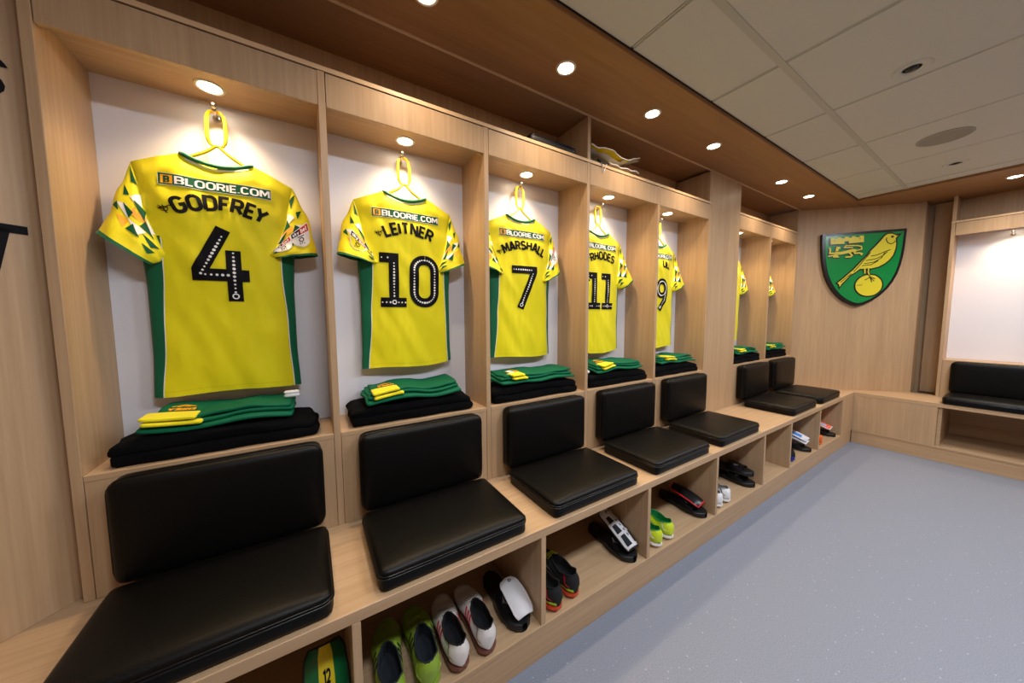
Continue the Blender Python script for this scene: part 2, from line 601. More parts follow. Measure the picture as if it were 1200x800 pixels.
# recessed lids above the open top shelves
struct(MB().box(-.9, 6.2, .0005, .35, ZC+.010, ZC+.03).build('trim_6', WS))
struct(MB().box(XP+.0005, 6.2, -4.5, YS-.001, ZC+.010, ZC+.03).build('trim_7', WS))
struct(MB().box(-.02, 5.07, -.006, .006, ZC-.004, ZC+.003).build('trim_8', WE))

# tiled ceiling
ceil = structroot('ceiling', (0, 0, 2.49))
MB().box(-.3, 5.35, -4.05, -.3, .03, .05).build('ceiling_slab', DARK, ceil)
gx = [-.18]+[1.785-.6565*2, 1.785-.6565]+[1.785+.6565*k for k in range(6)]+[XS]
gx = [x for i, x in enumerate(gx) if x <= XS]
gy = [YS, -.712, -1.912, -3.112, -3.95]
LEDS = {(1, 2), (3, 2), (5, 2)}
tile_mesh = {}
for i in range(len(gx)-1):
    for j in range(len(gy)-1):
        x0, x1, y1, y0 = gx[i]+.008, gx[i+1]-.008, gy[j]-.008, gy[j+1]+.008
        key = (round(x1-x0, 3), round(y1-y0, 3))
        if key not in tile_mesh:
            o = MB().box(-(x1-x0)/2, (x1-x0)/2, -(y1-y0)/2, (y1-y0)/2, .002, .02).build('ceiling_tile', TILE, ceil, bevel=.003)
            tile_mesh[key] = o.data
        else:
            o = bpy.data.objects.new('ceiling_tile', tile_mesh[key])
            COL.objects.link(o)
            o.parent = ceil
        o.location = ((x0+x1)/2, (y0+y1)/2, 0)
for x in gx[1:-1]:
    for y1, y0 in zip(gy, gy[1:]):
        MB().box(x-.0045, x+.0045, y0+.013, y1-.013, .0045, .012).build('grid_bar', GRIDM, ceil)
for y in gy[1:-1]:
    MB().box(gx[0], gx[-1], y-.014, y+.014, .0, .012).build('main_grid_bar', GRIDM, ceil)
for a in ((gx[0], gx[-1], gy[0]-.010, gy[0]), (gx[0], gx[-1], gy[-1], gy[-1]+.01), (gx[0], gx[0]+.01, gy[-1], gy[0]), (gx[-1]-.010, gx[-1], gy[-1], gy[0])):
    MB().box(*a, .0045, .012).build('edge_shade_strip', DARK, ceil)  # near-black strip paints the shadow line round the tiles

# ------------------------------------------------------------------ lamps
def downlight(name, label, loc, power, group=None, size=.034, angle=130, light=True):
    t = thing(name, label, 'light', loc, 0, group)
    MB().lathe([(size, .006), (size, -.001), (size*1.12, -.004), (size*1.32, -.003), (size*1.36, .0005)], 28).build('ring', RING, t, smooth=True)
    MB().disc(size, -.0022, 28).build('lens', LENS_W, t)
    if light:
        l = bpy.data.lights.new('bulb', 'SPOT')
        l.energy = power
        l.color = WARM2 if name == 'soffit_downlight' else WARM
        l.spot_size = math.radians(angle)
        l.spot_blend = 1.0
        l.shadow_soft_size = .03
        o = bpy.data.objects.new('bulb', l)
        COL.objects.link(o)
        o.parent = t
        o.location = (0, 0, -.012)
    return t

def led_panel(x, y):
    t = thing('ceiling_light_panel', 'oblong flat white light panel set into the tiled ceiling', 'light', (x, y, 2.489), 0, 'ceiling light panels')
    MB().box(-.3, .3, -.14, .14, -.004, .001).build('frame', RING, t, bevel=.001)
    MB().box(-.285, .285, -.125, .125, -.0055, -.0045).build('diffuser', LENS_C, t)
    l = bpy.data.lights.new('panel_lamp', 'AREA')
    l.energy = P_PANEL
    l.color = COOL
    l.shape = 'RECTANGLE'
    l.size = .56
    l.size_y = .25
    o = bpy.data.objects.new('panel_lamp', l)
    COL.objects.link(o)
    o.parent = t
    o.location = (0, 0, -.012)
for x in (gx[1]+.328, gx[3]+.328, gx[5]+.328, gx[7]+.328):
    led_panel(x, -1.63)

SG = 'downlights in the soffit over the shirt row'
for x, wh in zip((.956, 1.60, 2.235, 2.894, 4.0, 4.635), WHO[1:]):
    downlight('soffit_downlight', 'lit soffit downlight out '+wh.replace('in the', 'before the', 1), (x, -.195, ZC), P_SOFFIT, SG)
SG2 = 'downlights in the soffit over the side row'
for k in range(4):
    downlight('soffit_downlight', 'lit round downlight in the side soffit, '+['next to the crest wall', 'second from the crest wall', 'third from the crest wall', 'fourth from the crest wall'][k], (5.52, -1.245-k*PITCH_X, ZC), P_SOFFIT, SG2)
for x in (.6, 1.6, 2.6, 3.6, 4.6):
    downlight('soffit_downlight', 'lit round downlight recessed in the soffit opposite the shirts', (x, -4.14, ZC), P_SOFFIT*.4, 'downlights opposite the shirts')

# ceiling fittings
for i, (x, y, l) in enumerate(((2.99, -1.02, 'small unlit round ceiling spot well before the round grille'), (4.77, -1.01, 'small unlit round ceiling spot between the round grille and side soffit'))):
    t = thing('ceiling_spot', l, 'light', (x, y, 2.492))
    MB().lathe([(.030, .004), (.032, -.002), (.062, -.004), (.066, .0005)], 28).build('rim', TILE, t, smooth=True)
    MB().disc(.031, .0, 24).build('recess', DARK, t)
    MB().lathe([(.0, -.006), (.018, -.005), (.022, .0)], 16).build('lamp_face', BLK, t, smooth=True)
t = thing('speaker_grille', 'large round grey speaker grille flush in the ceiling tile', 'speaker', (4.09, -1.017, 2.492))
MB().lathe([(.118, .0005), (.118, -.004), (.110, -.006), (.108, -.004)], 40).build('rim', GREYM, t, smooth=True)
MB().disc(.110, -.004, 40).build('mesh_disc', mat('grille_mesh', (150, 144, 136), .8, noise_amt=.25, noise_scale=900), t)

# ------------------------------------------------------------------ locker bays
def locker(label, w, loc, rz, right_post=False, fasc=True):
    """bay: inner width w, local x along the front, y into the wall"""
    t = thing('locker_bay', label, 'locker', (loc[0], loc[1], ZB), rz)
    z = lambda a: a-ZB
    board(t, 'side_board', -T, -.0003, 0, YD, 0, z(ZS1), WV)
    if right_post:
        board(t, 'side_board', w+.0003, w+T, 0, YD, 0, z(ZS1), WV)
    board(t, 'back_panel', 0, w, YD-.010, YD, z(ZL), z(ZI), WHITE, 0)
    board(t, 'top_board', 0, w, .021, YD, z(ZI), z(ZI)+.02, WX if rz == 0 else WX, 0)
    board(t, 'fascia', .002, w-.0005, .0008, .0205, z(ZF), z(ZS1)-.003, WV)
    board(t, 'shadow_gap', .0, w, .004, .0200, z(ZS1)-.003, z(ZS1), DARK, 0)  # solid dark strip, shade under the shelf put into its colour
    board(t, 'ledge', .0005, w-.0005, 0, YD-.0105, z(ZL)-.018, z(ZL), WX)
    board(t, 'lower_panel', .001, w-.001, .0012, .020, .0, z(ZL)-.0185, WV)
    return t
for i, (a, b) in enumerate(BAYS):
    locker('open oak locker bay with white back panel, '+['holding the number four shirt', 'holding the number ten shirt', 'holding the number seven shirt', 'holding the number eleven shirt', 'holding the number nine shirt', 'first past the broad oak panel', 'last one, next to the crest wall'][i], b-a, (a, 0), 0, right_post=(i in (4, 6)))
SIDE = [YP-T-k*PITCH_X for k in range(4)]
for k, y in enumerate(SIDE):
    locker('empty oak locker bay of the side row, '+['next to the crest wall', 'second from the crest wall', 'third from the crest wall', 'fourth from the crest wall'][k], PITCH_X-T, (XP, y), -math.pi/2, right_post=(k == 3))
# wide filler panel between two groups of bays
o = struct(board(None, 'trim_9', 3.2517+T+.0005, 3.757-T-.0005, -.001, .02, ZB, ZC-.0005, WV))
# top shelves and their uprights
for x0, x1, l in ((-T, 3.2517+T, 'long oak top shelf running over the five numbered shirts'), (3.757-T, 5.07, 'short oak top shelf between broad panel and crest wall')):
    t = thing('top_shelf', l, 'shelf', (x0, 0, ZS1))
    board(t, 'shelf_board', 0, x1-x0, -.001, YD+.01, .0003, ZS2-ZS1, WX, .001)
    board(t, 'edge_band', 0, x1-x0, -.0022, -.0011, .0006, ZS2-ZS1-.0003, WE, 0)
    ups = [0, x1-x0-T]
    if x0 < 0:
        ups.append(1.9362-x0)
    for u in ups:
        board(t, 'upright', u, u+T, .0, YD+.01, ZS2-ZS1+.0002, ZC-ZS1-.005, WV)
t = thing('top_shelf', 'oak top shelf over the empty side bays', 'shelf', (XP, YP, ZS1), -math.pi/2)
board(t, 'shelf_board', 0, 4*PITCH_X+T, -.001, YD+.01, .0003, ZS2-ZS1, WX, .001)
board(t, 'edge_band', 0, 4*PITCH_X+T, -.0022, -.0011, .0006, ZS2-ZS1-.0003, WE, 0)
for u in (0, 2*PITCH_X, 4*PITCH_X):
    board(t, 'upright', u, u+T, 0, YD+.01, ZS2-ZS1+.0002, ZC-ZS1-.001, WV)

# ------------------------------------------------------------------ benches
t = thing('wall_bench', 'long oak bench top running below the row of shirts', 'bench', (0, 0, ZBB))
board(t, 'bench_board', -.83, XR-.0005, YB, .03, .0003, ZB-ZBB-.0005, WX, .002)
t = thing('wall_bench', 'oak bench top along the empty side bays', 'bench', (XR, 0, ZBB))
board(t, 'bench_board', 0, .47, -4.3, .03, .0003, ZB-ZBB-.0005, WY, .002)
t = thing('shoe_cubby', 'oak bench base with open shoe cubbies below the shirts', 'bench', (0, 0, 0))
board(t, 'kickboard', -.83, XR, YB+.003, YB+.02, 0, ZK-.0185, WX)
board(t, 'base_board', -.83, XR, YB, YD, ZK-.018, ZK, WX, .0015)
board(t, 'back_board', -.83, XR, YD, YD+.015, ZK, ZBB, WX, 0)
for x in [-T]+[b for a, b in BAYS[:5]]+[3.757-T]+[b for a, b in BAYS[5:]]:
    board(t, 'divider', x, x+T, YB+.001, YD-.0005, ZK+.0003, ZBB-.0003, WV, .0012)
board(t, 'end_panel', 5.0705, XR-.0008, YB+.0005, YB+.02, ZK+.0005, ZBB-.0003, WV, 0)
t = thing('shoe_cubby', 'oak bench base below the empty side bays', 'bench', (XR, YB, 0))
yy = .985-.4428
board(t, 'kickboard', .003, .02, -3.6, -.002, 0, ZK-.0185, WY)
board(t, 'base_board', 0, .66, -3.6, -.002, ZK-.018, ZK, WY, .0015)
board(t, 'front_panel', .0005, .02, -yy, .02, ZK+.0005, ZBB-.0003, WV, 0)
board(t, 'back_board', .66, .68, -3.6, -.002, ZK, ZBB, WY, 0)
for k in range(5):
    y = YP-YB-.06-k*PITCH_X
    board(t, 'divider', .021 if k == 0 else .001, .659, y-T, y, ZK+.0003, ZBB-.0003, WY, .0012)
# plain benches on the unseen sides
t = thing('side_bench', 'plain oak bench along the left side wall', 'bench', (XL, 0, 0))
board(t, 'bench_board', -.04, .42, -4.3, YB-.001, ZBB, ZB, WY, .002)
board(t, 'front_panel', .395, .415, -4.3, YB-.001, 0, ZBB-.0003, WY)
t = thing('side_bench', 'plain oak bench on the side opposite the shirts', 'bench', (0, YN, 0))
board(t, 'bench_board', -.35, 5.4, -.04, .42, ZBB, ZB, WX, .002)
board(t, 'front_panel', -.35, 5.4, .395, .415, 0, ZBB-.0003, WX)

# ------------------------------------------------------------------ cushions
def rrect_path(hx, hy, r, z, n=5):
    out = []
    for cx, cy, a0 in ((hx-r, hy-r, 0), (-hx+r, hy-r, 90), (-hx+r, -hy+r, 180), (hx-r, -hy+r, 270)):
        for i in range(n+1):
            a = math.radians(a0+90*i/n)
            out.append((cx+r*math.cos(a), cy+r*math.sin(a), z))
    return out
def make_cushions(locs):
    def rc(a, b, n):
        k = (abs(a)**n+abs(b)**n)**(1/n)
        return 1/max(1, k)
    def seat_fn(x, y, z):
        hx, hy = .265, .182
        k = max(0, 1-(x/hx)**4)*max(0, 1-(y/hy)**4)
        dz = .012*k if z > 0 else 0
        dz += .0012*noise.noise(Vector((x*9, y*9, 3)))*k
        c = rc(x/hx, y/hy, 14)
        return (x*c, y*c, z+dz)
    def back_fn(x, y, z):
        hx, hz = .26, .155
        k = max(0, 1-(x/hx)**4)*max(0, 1-(z/hz)**4)
        dy = -.008*k if y < 0 else 0
        c = rc(x/hx, z/hz, 11)
        return (x*c, y+dy, z*c)
    seat = MB().rbox(.265, .182, .033, .020, (26, 18, 8), seat_fn).build('cushion_body', LEATHER, None, smooth=True, weld=True)
    sp1 = MB().tube(rrect_path(.2655, .1825, .034, .010), .0022, 6, closed=True).build('piping', STITCH, None, smooth=True)
    sp2 = MB().tube(rrect_path(.2650, .1820, .034, .0175), .0016, 6, closed=True).build('piping', STITCH, None, smooth=True)
    back = MB().rbox(.26, .034, .155, .022, (26, 8, 18), back_fn).build('cushion_body', LEATHER, None, smooth=True, weld=True)
    bp = MB().tube([(x, -.017, y) for x, y, _ in rrect_path(.2605, .1555, .042, 0)], .0018, 6, closed=True).build('piping', STITCH, None, smooth=True)
    first = True
    for x, y, rz, who in locs:
        c, s = math.cos(rz), math.sin(rz)
        P = lambda lx, ly: (x+c*lx-s*ly, y+s*lx+c*ly)
        ts = thing('seat_cushion', 'black leather seat cushion '+who, 'cushion', (*P(0, -.251), ZB-.0008), rz, 'seat cushions')
        tb = thing('backrest_cushion', 'black leather backrest cushion '+who, 'cushion', (*P(0, -.036), .592), rz, 'backrest cushions')
        for src, par, z in ((seat, ts, .0335), (sp1, ts, .0335), (sp2, ts, .0335), (back, tb, .1555), (bp, tb, .1555)):
            o = src if first else src.copy()
            if not first:
                COL.objects.link(o)
            o.parent = par
            o.location = (0, 0, z)
        first = False
make_cushions([((a+b)/2+(.0 if i else .008), 0, 0, WHO[i]) for i, (a, b) in enumerate(BAYS)] +
              [(XP, y-(PITCH_X-T)/2, -math.pi/2, 'of the empty side bay '+['next to the crest wall', 'second from the crest wall', 'third from the crest wall', 'fourth from the crest wall'][k]) for k, y in enumerate(SIDE)])

# bay lamps, hooks
for i, (a, b) in enumerate(BAYS):
    downlight('bay_downlight', 'lit round downlight '+WHO[i], ((a+b)/2-.002, .146, ZI), P_LOCKER, 'bay downlights', .031, 126)
for k, y in enumerate(SIDE):
    downlight('bay_downlight', 'lit downlight of the empty side bay '+['next to the crest wall', 'second from the crest wall', 'third from the crest wall', 'fourth from the crest wall'][k], (XP+.146, y-(PITCH_X-T)/2, ZI), P_LOCKER, 'bay downlights', .031, 126)
def coat_hook(label, loc, rz):
    t = thing('coat_hook', label, 'hook', loc, rz, 'coat hooks')
    MB().lathe([(.0, 0), (.013, 0), (.013, -.004), (.010, -.006), (.0, -.006)], 16, 'y').build('wall_plate', STEEL, t, smooth=True)
    MB().tube([(0, -.004, 0), (0, -.03, 0), (0, -.046, .004), (0, -.055, .014)], [.0045, .0045, .005, .006], 10).build('peg', STEEL, t, smooth=True)
    MB().lathe([(0, -.011), (.006, -.010), (.010, -.004), (.0105, 0), (.009, .005), (0, .007)], 14, 'y', (0, -.057, .018)).build('knob', STEEL, t, smooth=True)
    return t
for i, (a, b) in enumerate(BAYS):
    coat_hook('steel coat hook carrying a yellow hanger '+WHO[i], ((a+b)/2-.004, YD-.0102, 2.082), 0)
for k, y in enumerate(SIDE):
    coat_hook('bare steel coat hook in the empty side bay '+['next to the crest wall', 'second from the crest wall', 'third from the crest wall', 'fourth from the crest wall'][k], (XP+YD-.0102, y-(PITCH_X-T)/2+.015, 2.082), -math.pi/2)

# ------------------------------------------------------------------ shirts on hangers
ZH = 1.085                                  # hem height
def make_shirt(idx, xc, number, name, hang, badge, seed, zh=ZH, hemtilt=0.0, sleeve_out=None, bee=True):
    rnd = random.Random(seed)
    label = ['yellow football shirt with black number four and green side panels',
             'yellow football shirt with black number ten and green side panels',
             'yellow football shirt with black number seven and green side panels',
             'yellow football shirt with black number eleven and green side panels',
             'yellow football shirt with black number nine, next to the broad oak panel',
             'yellow football shirt half hidden just behind the broad oak panel',
             'yellow football shirt in the end bay, only a sleeve showing'][idx]
    t = thing('football_shirt', label, 'shirt', (xc, .208, zh), 0, 'football shirts hung in the bays')
    ph = [rnd.uniform(0, 6) for _ in range(6)]
    NK = .098
    def ztop(x, front=False):
        ax = abs(x)
        if ax < NK:
            d = (1-(ax/NK)**2)
            return 1.917-(.052 if front else .026)*d
        return 1.917-(ax-NK)/(.228-NK)*.058
    def hw(z):
        return tab(z, [(1.05, .214), (1.25, .207), (1.45, .207), (1.60, .214), (1.75, .216), (1.92, .222)])
    def bth(v):
        return tab(v, [(0, .026), (.3, .032), (.6, .042), (.8, .044), (.93, .030), (1.0, .010)])
    def prof(u):
        return max(0, 1-abs(u)**2.8)**.62
    def hem(x):
        return zh+.006*math.sin(x*14+ph[0])+.016*(1-(x/.215)**2)*-.4+hemtilt*x
    def wr(x, z):
        n = noise.noise(Vector((x*7+seed, z*2.6, seed*1.7)))*.010
        n += .006*noise.noise(Vector(((x+.5*z)*17, (z-.35*x)*5, seed*3.1)))
        n += .0022*noise.noise(Vector((x*34, z*14, seed*5.1)))
        k = max(0, 1-((z-1.25)/.25)**2)
        n += .005*k*math.sin((x*.8+z*.9)*26+ph[1])*abs(x)/.2
        return n
    def back(u, v, off=0.0):
        x0 = u*.215
        z = lerp(hem(x0), ztop(u*.222), v)
        x = u*hw(z)
        p = prof(u)
        return Vector((x, -bth(v)*p+wr(x, z)*p-off, z-zh))
    def surf(x, z, off=.0016):
        off = off*1.0+.0016
        u = max(-1, min(1, x/hw(z)))
        v = (z-hem(u*.215))/(ztop(u*.222)-hem(u*.215))
        v = max(0, min(1, v))
        p = prof(u)
        return Vector((x, -bth(v)*p+wr(x, z)*p-off, z-zh))
    # body panels
    US = .875
    def us(i, n):
        return -US+2*US*i/n
    def usv(v, s=1):
        if s < 0:
            return tab(v, [(0, .87), (.30, .81), (.66, .73), (.72, .78), (1, .875)])
        return tab(v, [(0, .90), (.30, .88), (.66, .80), (.72, .81), (1, .875)])
    def uspan(a, v):
        return lerp(-usv(v, -1), usv(v, 1), a)
    MB().grid(lambda a, b: back(uspan(a, b), b), 60, 84).build('body', YEL, t, smooth=True)
    # far layer
    def front(u, v):
        x0 = u*.215
        z = lerp(hem(x0)+.004, ztop(u*.222, True), v)
        x = u*hw(z)
        p = prof(u)
        return Vector((x, bth(v)*p*.65, z-zh))
    MB().grid(lambda a, b: front(uspan(1-a, b), b), 20, 40).build('front_panel', YEL, t, smooth=True)
    for s in (-1, 1):
        def side(a, b, s=s):
            # a runs round the side from the back panel to the far layer
            k = -1+2*a
            v = b*.68
            u = 1-(1-usv(v, s))*abs(k)**1.0
            p = back(s*u, v) if k < 0 else front(s*u, v)
            if abs(k) < .05:
                p = back(s*1.0, v)
            return p
        MB().grid(side, 14, 24).build('side_panel', GRN, t, smooth=True)
        def sidey(a, b, s=s):
            k = -1+2*a
            v = .68+b*.32
            u = 1-(1-usv(v, s))*abs(k)
            return back(s*u, v) if k < 0 else front(s*u, v)
        MB().grid(sidey, 14, 12).build('shoulder_side', YEL, t, smooth=True)
        MB().grid(lambda a, b, s=s: back(s*(usv(b*.67, s)-.010+.014*a), b*.67, .0022), 2, 60).build('white_piping', PRWHITE, t, smooth=True)
    # hem stitch line
    MB().grid(lambda a, b: back(uspan(a, .022), .022+.002*b, .0008), 60, 1).build('hem_seam', mat('yellow_seam', (222, 204, 10), .7) if idx == 0 else bpy.data.materials['yellow_seam'], t)
    # collar
    def neck(k, fr, r=0):
        x = -NK+2*NK*k
        z = ztop(x, fr)
        y = .0 if abs(abs(x)-NK) < 1e-4 else (bth(1)*.9*(1 if fr else -1))
        return (x, y-.004*(not fr), z-zh)
    MB().tube([neck(i/18, False) for i in range(19)], .0068, 8).build('collar', GRN, t, smooth=True)
    MB().tube([neck(i/18, True) for i in range(19)], .006, 8).build('collar_front', GRN, t, smooth=True)
    strokes_pl = [(-NK+2*NK*i/18, ztop(-NK+2*NK*i/18)-.012) for i in range(1, 18)]
    strokes(MB(), [strokes_pl], .004, lambda x, z: surf(x, z, .001)).build('collar_piping', PRWHITE, t)
    # sleeves
    for s in (-1, 1):
        so = sleeve_out[0 if s < 0 else 1]
        C0, C1 = Vector((.186, 1.715)), Vector((so[0], so[1]))
        D0, D1 = Vector((.22, .975)).normalized(), Vector((so[2], so[3])).normalized()
        ph2 = rnd.uniform(0, 6)
        def slv(c, q, side, off=0.0, s=s, C0=C0, C1=C1, D0=D0, D1=D1, ph2=ph2):
            """c: -1 inner .. 1 outer edge, q: 0 shoulder .. 1 cuff, side: -1 towards the room"""
            k = q*q*(3-2*q)*.35+q*.65
            C = Vector((lerp(C0.x, C1.x, q**1.7), lerp(C0.y, C1.y, k)))
            D = D0.lerp(D1, k).normalized()
            L = tab(q, [(0, .150), (.35, .118), (.7, .084), (1, .071)])
            B = tab(q, [(0, .016), (.3, .033), (.75, .040), (1, .038)])
            d = max(0, 1-abs(c)**2.2)**.55
            wv = .006*noise.noise(Vector((c*2.2+seed, q*4, s*9+seed)))+.004*math.sin(c*7+q*9+ph2)*q
            p = C+D*(L*c)
            yy = side*(B*d+off)+wv*d-(.046 if s < 0 else .030)*q**1.3
            return Vector((s*p.x, yy, p.y-zh))
        def ring(a, b, q0, q1):
            th = 2*math.pi*a
            c, sd = math.cos(th), math.sin(th)
            c = math.copysign(abs(c)**.85, c)
            return slv(c, lerp(q0, q1, b), -1 if sd < 0 else 1)
        MB().grid(lambda a, b: ring(a, b, 0, .93), 36, 18).build('sleeve', YEL, t, smooth=True)
        cu = MB().grid(lambda a, b: ring(a, b, .93, 1.0), 36, 3)
        cu.build('cuff', GRN, t, smooth=True)
        # dark inside of the cuff
        MB().grid(lambda a, b: slv(.95*math.cos(2*math.pi*a), lerp(.998, .80, b), -1 if math.sin(2*math.pi*a) < 0 else 1, -.004), 36, 4).build('cuff_lining', PRGREEN, t, smooth=True)
        # block pattern on the sleeve
        def mp(c, q, slv=slv):
            return slv(max(-.99, min(.99, c)), max(0, min(.92, q)), -1, .0016)
        G, Wt, Og = MB(), MB(), MB()
        pat = [(.72, .07, .26, 0), (.10, .22, .34, .7), (.74, .30, .18, 2.0), (-.22, .36, .34, 1.4), (.40, .44, .24, 2.4), (-.52, .52, .34, .3), (.05, .60, .30, 3.4), (.80, .52, .16, 1.1), (-.60, .70, .28, 2.2)]
        for j, (c, q, sz, an) in enumerate(pat):
            an += s*.4
            tri = [(c+sz*.95*math.cos(an+k), q+sz*.30*math.sin(an+k)) for k in (0, 2.0, 4.0)]
            poly_patch(G, tri, mp, .05)
        for c, q, sz, an in ((.36, .18, .36, 1.0), (.0, .5, .34, .2), (.55, .48, .26, 2.7), (-.3, .26, .28, 2.0)):
            tri = [(c+sz*math.cos(an+k), q+sz*.34*math.sin(an+k)) for k in (0, 1.8, 3.6)]
            poly_patch(Wt, tri, lambda a, b: slv(max(-.99, min(.99, a)), max(0, min(.92, b)), -1, .0012), .05)
        for c, q, sz, an in ((-.08, .30, .32, .4), (.45, .60, .26, 1.9), (.2, .38, .24, 3)):
            tri = [(c+sz*math.cos(an+k), q+sz*.34*math.sin(an+k)) for k in (0, 2.1, 4.2)]
            poly_patch(Og, tri, lambda a, b: slv(max(-.99, min(.99, a)), max(0, min(.92, b)), -1, .0009), .05)
        for q_, m_ in ((G, PRGREEN), (Wt, PRWHITE), (Og, PRORANGE)):
            q_.build('sleeve_pattern', m_, t)['kind'] = 'stuff'
        # league badges
        for (bs, bc, bq, face) in badge:
            if bs != s:
                continue
            def bm_(x, y, off, bc=bc, bq=bq, slv=slv, s=s):
                # x to the right, y up, in metres
                L = .085
                return slv(max(-.98, min(.98, bc+s*x/L)), bq-y/.26, -1, off)
            sh = [(-.030, .036), (.030, .036), (.031, -.002), (.024, -.026), (.010, -.038), (0, -.041), (-.010, -.038), (-.024, -.026), (-.031, -.002)]
            b1 = MB()
            poly_patch(b1, [(x*1.1, y*1.08) for x, y in sh], lambda x, y: bm_(x, y, .0022), .012)
            bo = b1.build('league_badge', PRWHITE, t)
            b2 = MB()
            poly_patch(b2, sh, lambda x, y: bm_(x, y, .0028), .012)
            b2.build('badge_face', YEL if face else PRWHITE, bo)
            b3, b4, b5, b6 = MB(), MB(), MB(), MB()
            poly_patch(b3, [(-.031, .036), (0, .036), (0, .014), (-.031, .014)], lambda x, y: bm_(x, y, .0034), .01)
            b3.build('badge_band', PRNAVY, bo)
            poly_patch(b4, [(0, .036), (.031, .036), (.031, .014), (0, .014)], lambda x, y: bm_(x, y, .0034), .01)
            b4.build('badge_band', PRRED, bo)
            text_line(b5, 'sky', .013, .003, lambda x, y: bm_(x, y, .004), -.015, .019)
            text_line(b5, 'bet', .013, .003, lambda x, y: bm_(x, y, .004), .015, .019)
            b5.build('badge_lettering', PRWHITE, bo)
            strokes(b6, [AR(0, -.008, .008, .008, 0, 360, 14), [(-.012, .006), (.012, .006)]], .0035, lambda x, y: bm_(x, y, .004))
            text_line(b6, 'E', .007, .0018, lambda x, y: bm_(x, y, .004), -.008, -.028)
            text_line(b6, 'F', .007, .0018, lambda x, y: bm_(x, y, .004), 0, -.028)
            text_line(b6, 'L', .007, .0018, lambda x, y: bm_(x, y, .004), .008, -.028)
            b6.build('badge_emblem', PRBLACK, bo)
    # sponsor strip
    if number is None:
        return t
    x0, x1, z0, z1 = -.152, .150, 1.796, 1.834
    sp = MB()
    sp.grid(lambda a, b: surf(lerp(x0, x1, a), lerp(z0, z1, b), .0014), 40, 5)
    so_ = sp.build('sponsor_strip', PRGREEN, t, smooth=True)
    fr = MB()
    strokes(fr, [[(x0, z0), (x1, z0), (x1, z1), (x0, z1), (x0, z0)]], .0009, lambda x, y: surf(x, y, .0020))
    fr.build('strip_border', PRWHITE, so_)
    ob = MB()
    ob.grid(lambda a, b: surf(lerp(x0+.006, x0+.036, a), lerp(z0+.005, z1-.005, b), .0020), 4, 4)
    ob.build('orange_tile', PRORANGE, so_)
    tb = MB()
    text_line(tb, 'B', .018, .0052, lambda x, y: surf(x, y, .0026), x0+.021, z0+.0095)
    tb.build('tile_letter', PRGREEN, so_)
    tw = MB()
    gl, tot = text_polys('BLOORIE.COM', .0225, .27)
    text_line(tw, 'BLOORIE.COM', .0225, .0047, lambda x, y: surf(x0+.044+(x-(x0+.044))*(.252/tot), y, .0024), x0+.044, z0+.0075, 'l', .27)
    tw.build('strip_lettering', PRWHITE, so_)
    # player name on an arc
    nm = MB()
    h = .046 if len(name) < 8 else .043
    gl, tot = text_polys(name, h, .22)
    cxn = .004
    cyn = 1.732
    text_arc(nm, name, h, .0116, lambda x, z: surf(x, z, .0018), cyn, .255, .22, cxn)
    nm.build('name_lettering', PRBLACK, t)
    if bee and number != '9':
        a = -(tot/2+.022)/.255
        bx, bz = cxn+math.sin(a)*.278, cyn-.255+math.cos(a)*.278
        bm = MB()
        pls = [AR(bx, bz, .010, .007, 0, 360, 12), [(bx-.015, bz+.010), (bx+.008, bz-.012)], [(bx-.016, bz-.002), (bx+.010, bz+.006)], [(bx-.004, bz+.012), (bx+.004, bz-.014)],
               [(bx-.018, bz+.004), (bx-.006, bz)], [(bx+.004, bz+.006), (bx+.012, bz+.012), (bx+.022, bz+.010)]]
        strokes(bm, pls, .0022, lambda x, z: surf(x, z, .0018))
        bm.build('bee_mark', PRBLACK, t)
    # number
    NB, DT = MB(), MB()
    mpn = lambda x, z: surf(x, z, .0018)
    mpd = lambda x, z: surf(x, z, .0030)
    b0, b1 = 1.398, 1.640
    pls = []
    if number == '4':
        o_ = -.300
        pls = [[(.306+o_, 1.668), (.236+o_, 1.520), (.236+o_, 1.505), (.372+o_, 1.505)], [(.329+o_, 1.594), (.329+o_, 1.412)]]
        dl = [[(.300+o_, 1.640), (.238+o_, 1.508)], [(.250+o_, 1.505), (.312+o_, 1.505)], [(.329+o_, 1.585), (.329+o_, 1.445)]]
        em = (.329+o_, 1.430)
    def one(cx):
        return [[(cx-.055, b1-.022), (cx+.006, b1-.022), (cx+.006, b0+.02)], [(cx-.052, b0+.021), (cx+.060, b0+.021)]], [[(cx+.006, b1-.045), (cx+.006, b0+.05)], [(cx-.045, b0+.021), (cx-.012, b0+.021)], [(cx+.025, b0+.021), (cx+.055, b0+.021)], [(cx-.045, b1-.022), (cx-.02, b1-.022)]], (cx+.006, b0+.022)
    if number == '10':
        p1, d1, e1 = one(-.075)
        z = [(.072+px-.05, b0+.021+py) for px, py in RR(.10, b1-b0-.042, .048)]
        pls = p1+[z]
        dl = d1+[z]
        em = e1
    if number == '7':
        pls = [[(-.080, b1-.024), (.064, b1-.024), (.064, b1-.030), (-.022, b0)]]
        dl = [[(-.068, b1-.024), (.045, b1-.024)], [(.055, b1-.045), (-.010, b0+.035)]]
        em = (-.016, b0+.020)
    if number == '11':
        p1, d1, e1 = one(-.075)
        p2, d2, e2 = one(.055)
        pls, dl, em = p1+p2, d1+d2, e2
    if number == '9':
        lp = AR(0, b1-.075, .050, .055, -10, 360, 22)
        pls = [lp, [(.050, b1-.075), (.050, b1-.12), (.036, b1-.170), (-.010, b0)]]
        dl = [lp, [(.049, b1-.10), (.036, b1-.170), (-.004, b0+.02)]]
        em = (-.004, b0+.02)
    strokes(NB, pls, .043, mpn)
    NB.build('number', PRBLACK, t)
    for pl in dl:
        dots(DT, pl, .0044, .0132, mpd)
